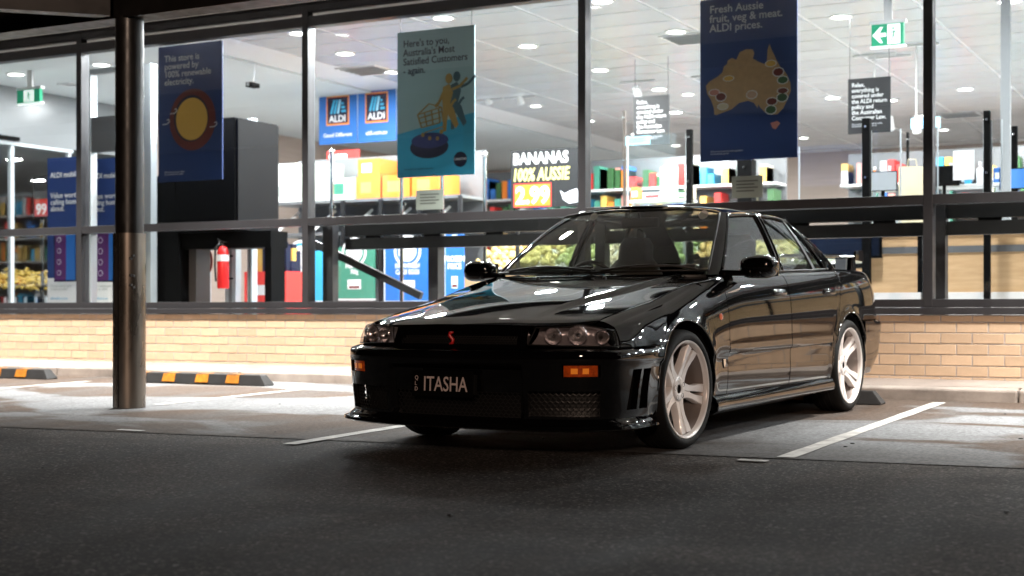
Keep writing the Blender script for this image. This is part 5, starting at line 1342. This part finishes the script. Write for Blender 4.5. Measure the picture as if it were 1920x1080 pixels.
# --- underside, wheel wells
MB().box(-3.55, .70, -.62, .62, .17, .20).box(-2.28, -.36, -.83, .83, .171, .205).build('underbody', M['trim'], CAR)
MB().box(-.45, -.40, -.80, .80, .21, .86).build('firewall', M['trim'], CAR); MB().box(-2.75, -2.70, -.70, .70, .21, .90).build('rear_bulkhead', M['trim'], CAR)
for xc in (0, -WB):
    for sg in (1, -1):
        v_ = []; f_ = []
        for i in range(25):
            a = math.pi*(-.12 + 1.24*i/24)
            for y in (.50, .845): v_.append((xc + (RA+.012)*math.cos(a), sg*y, AZ + (RA+.012)*math.sin(a)))
        f_ = [(2*i, 2*i+1, 2*i+3, 2*i+2) for i in range(24)]
        k = len(v_); v_ += [(xc, sg*.50, AZ)]; f_ += [(2*i, 2*i+2, k) for i in range(24)]
        MB().add(v_, f_).build('wheel_liner', M['trim'], CAR)
        pts = [(xc + (RA+.002)*math.cos(a), a) for a in [math.pi*i/40 for i in range(41)]]
        mb = MB(); mb.tube([(x, sg*(Bx(min(max(x, -3.4), .6), max(AZ + (RA+.002)*math.sin(a), .30)).y - .003), AZ + (RA+.002)*math.sin(a)) for x, a in pts], .007, 6); mb.build('arch_lip', M['paint'], CAR, smooth=True)
# --- wheels
TR, RR_ = .3175, .258
def wheel():
    w = empty('wheel', parent=CAR)
    # local: axis along +z (outwards)
    prof = [(RR_-.004, .088), (RR_+.006, .098), (RR_+.025, .103), (TR-.022, .099), (TR-.008, .086), (TR-.001, .068), (TR, .03), (TR, -.05), (TR-.002, -.09), (TR-.015, -.110), (RR_+.01, -.115), (RR_-.01, -.10)]
    t = MB().lathe(prof, 72).build('tyre', M['tyre'], w, smooth=True, auto=60)
    gm = MB()
    for h in (-.055, -.015, .028): gm.lathe([(TR+.0006, h-.004), (TR+.0006, h+.004)], 72)
    gm.build('tread_groove', M['seal'], t)
    rim = MB().lathe([(RR_+.004, .092), (RR_+.001, .098), (RR_-.008, .096), (RR_-.013, .084), (RR_-.016, .070)], 72).build('rim', M['rim'], w, smooth=True, auto=60)
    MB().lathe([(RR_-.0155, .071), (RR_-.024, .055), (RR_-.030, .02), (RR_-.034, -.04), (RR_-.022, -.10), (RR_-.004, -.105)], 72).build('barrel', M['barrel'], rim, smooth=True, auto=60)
    hub = MB().lathe([(.024, .046), (.030, .050), (.058, .049), (.072, .040), (.078, .020), (.076, -.02), (.0, -.02)], 40).build('hub', M['rim'], rim, smooth=True, auto=50)
    MB().lathe([(0, .030), (.0235, .032), (.0235, .045)], 24).build('centre_hole', M['trim'], hub, smooth=True, auto=40)
    def spoke():
        bm = bmesh.new(); rows = []
        rs = [.055, .085, .115, .145, .175, .20, .222, .236]
        for r in rs:
            t = (r-.055)/(.236-.055); h = .044 + .030*t**1.6; hw = .047 - .012*math.sin(math.pi*min(1, t*1.25)) + .010*t**2; gap = .0 if t < .3 else .0085*sstep(.3, .7, t)
            gd = .010*sstep(.15, .4, t); low = h - .034 - .012*(1-t)
            rows.append([( -hw, low), (-hw, h-.006), (-hw+.004, h), (-gap-.002, h-.002), (-gap, h-.004-gd), (gap, h-.004-gd), (gap+.002, h-.002), (hw-.004, h), (hw, h-.006), (hw, low)])
        G = [[bm.verts.new((r, a, b)) for a, b in row] for r, row in zip(rs, rows)]
        for i in range(len(rs)-1):
            for j in range(9):
                if j == 4 and i >= 3: continue                      # open slot in the outer half
                bm.faces.new((G[i][j], G[i+1][j], G[i+1][j+1], G[i][j+1]))
        for i in range(3, len(rs)-1):                              # slot walls
            for j in (4, 5):
                a, b = G[i][j], G[i+1][j]; c = bm.verts.new(a.co - Vector((0, 0, .026))); d = bm.verts.new(b.co - Vector((0, 0, .026))); bm.faces.new((a, b, d, c))
        bmesh.ops.remove_doubles(bm, verts=bm.verts, dist=1e-6); bmesh.ops.recalc_face_normals(bm, faces=bm.faces)
        me = bpy.data.meshes.new('spoke'); bm.to_mesh(me); bm.free(); me.polygons.foreach_set('use_smooth', [True]*len(me.polygons)); me.set_sharp_from_angle(angle=R(35)); me.materials.append(M['rim']); return me
    sm = spoke()
    for k in range(5):
        o = bpy.data.objects.new('spoke', sm); link(o, rim); o.rotation_euler = (0, 0, R(90 + 72*k))
        a = R(90 + 36 + 72*k)
        MB().lathe([(.0, .046), (.0105, .048), (.0125, .0505), (.0135, .0495)], 14).build('bolt_hole', M['trim'], rim, loc=(.050*math.cos(a), .050*math.sin(a), .0), smooth=True)
    disc = MB().lathe([(.05, -.012), (.180, -.012), (.180, -.04), (.05, -.04)], 40, closed=True).build('brake_disc', M['iron'], w, smooth=True, auto=40)
    MB().box(.09, .17, -.07, .07, -.06, .005).build('brake_caliper', M['trim'], disc, bevel=.01)
    MB().lathe([(0, -.045), (.222, -.045)], 40).build('backing_plate', M['trim'], w)
    return w
W0 = wheel()
def place_wheel(o, x, y, steer, roll):
    sg = 1 if y > 0 else -1
    o.location = (x, y, TR-.004); o.rotation_euler = Matrix.Rotation(steer, 4, 'Z').to_euler()
    rot = Matrix.Rotation(steer, 4, 'Z') @ Matrix.Rotation(R(-90*sg), 4, 'X') @ Matrix.Rotation(roll, 4, 'Z')
    o.rotation_euler = rot.to_euler()
place_wheel(W0, 0, .767, R(-2), R(8))
for x, y, st, ro in ((-WB, .772, 0, R(-12)), (0, -.767, R(-2), R(30)), (-WB, -.772, 0, R(50))):
    c_ = copy_tree(W0, CAR); place_wheel(c_, x, y, st, ro)
# --- cabin
MB().add([(-.62,-.68,.905),(-.62,.68,.905),(-.95,.70,.93),(-.95,-.70,.93),(-1.12,-.70,.88),(-1.12,.70,.88),(-1.12,-.70,.55),(-1.12,.70,.55),(-.62,-.68,.55),(-.62,.68,.55)],
    [(0,1,2,3),(3,2,5,4),(4,5,7,6),(0,8,9,1),(0,3,4,6,8),(1,9,7,5,2)]).build('dashboard', M['dash'], CAR, bevel=.02)
def seat(y):
    b = MB().add([(-1.25,y-.23,.42),(-1.25,y+.23,.42),(-1.72,y+.24,.40),(-1.72,y-.24,.40),(-1.25,y-.23,.58),(-1.25,y+.23,.58),(-1.72,y+.24,.55),(-1.72,y-.24,.55)], [(0,3,2,1),(4,5,6,7),(0,1,5,4),(1,2,6,5),(2,3,7,6),(3,0,4,7)]).build('seat', M['cabin'], CAR, bevel=.05)
    v_ = []; rows = [(.50, -1.70, .25, .07), (.75, -1.76, .25, .07), (.95, -1.82, .22, .06), (1.02, -1.84, .17, .05), (1.06, -1.85, .13, .04), (1.15, -1.865, .125, .045), (1.20, -1.87, .09, .035)]
    for z, x, hw, hd in rows:
        for k in range(12):
            t = 2*math.pi*k/12; v_.append((x + hd*math.copysign(abs(math.cos(t))**.6, math.cos(t)), y + hw*math.copysign(abs(math.sin(t))**.6, math.sin(t)), z))
    f_ = [(i*12+k, i*12+(k+1) % 12, (i+1)*12+(k+1) % 12, (i+1)*12+k) for i in range(len(rows)-1) for k in range(12)] + [tuple(range(12)), tuple((len(rows)-1)*12+k for k in range(12))]
    MB().add(v_, f_).build('seat_back', M['cabin'], b, smooth=True, auto=60)
seat(-.37); seat(.37)
MB().add([(-2.35,-.62,.45),(-2.35,.62,.45),(-2.55,.62,.95),(-2.55,-.62,.95),(-2.6,-.62,.45),(-2.6,.62,.45),(-2.7,.62,.95),(-2.7,-.62,.95)], [(0,1,2,3),(4,7,6,5),(0,4,5,1),(1,5,6,2),(2,6,7,3),(3,7,4,0)]).build('rear_seat', M['cabin'], CAR, bevel=.03)
MB().box(-3.05, -2.70, -.62, .62, .93, .945).build('parcel_shelf', M['cabin'], CAR)
Mx = Matrix.Translation((-1.26, -.37, .86)) @ Matrix.Rotation(R(-68), 4, 'Y')
stw = MB().lathe([(.178+.014*math.cos(t), .014*math.sin(t)) for t in [6.283*i/8 for i in range(8)]], 40, M=Mx, closed=True).build('steering_wheel', M['dash'], CAR, smooth=True)
mb = MB(); c_ = Mx @ Vector((0, 0, -.02))
for a in (0, 120, 240): mb.tube([c_, Mx @ Vector((.17*math.cos(R(a)), .17*math.sin(R(a)), 0))], .014, 6)
mb.tube([c_, (-1.1, -.37, .80)], .03, 8); mb.build('wheel_spokes', M['dash'], stw)
MB().box(-1.20, -1.165, -.13, .13, 1.235, 1.30).build('rear_view_mirror', M['dash'], CAR, bevel=.012); MB().tube([(-1.18, 0, 1.29), (-1.16, 0, 1.335)], .01, 6).build('mirror_stalk', M['dash'], CAR)
MB().box(-2.70, -.45, -.72, .72, .206, .24).build('cabin_floor', M['cabin'], CAR)
for sg in (1, -1): MB().box(-2.5, -.6, min(sg*.70, sg*.73), max(sg*.70, sg*.73), .25, .90).build('door_trim', M['cabin'], CAR)
for sg in (1,): MB().tube([(-3.45, -.45, .24), (-3.78, -.45, .25)], .045, 18, cap=False).build('exhaust_tip', M['chrome'], CAR, smooth=True)
# --- stand it in its bay
fwd = Vector((-.0652, -.9979, 0)).normalized(); AX = Vector((-3.565, 7.164, 0))
fx = Vector((fwd.x, fwd.y, SLOPE*fwd.y)).normalized(); up = Vector((0, -SLOPE, 1)).normalized(); lf = up.cross(fx).normalized()
CAR.matrix_world = Matrix(((fx.x, lf.x, up.x, AX.x), (fx.y, lf.y, up.y, AX.y), (fx.z, lf.z, up.z, gz(AX.y)+.008), (0, 0, 0, 1)))
flush_text()
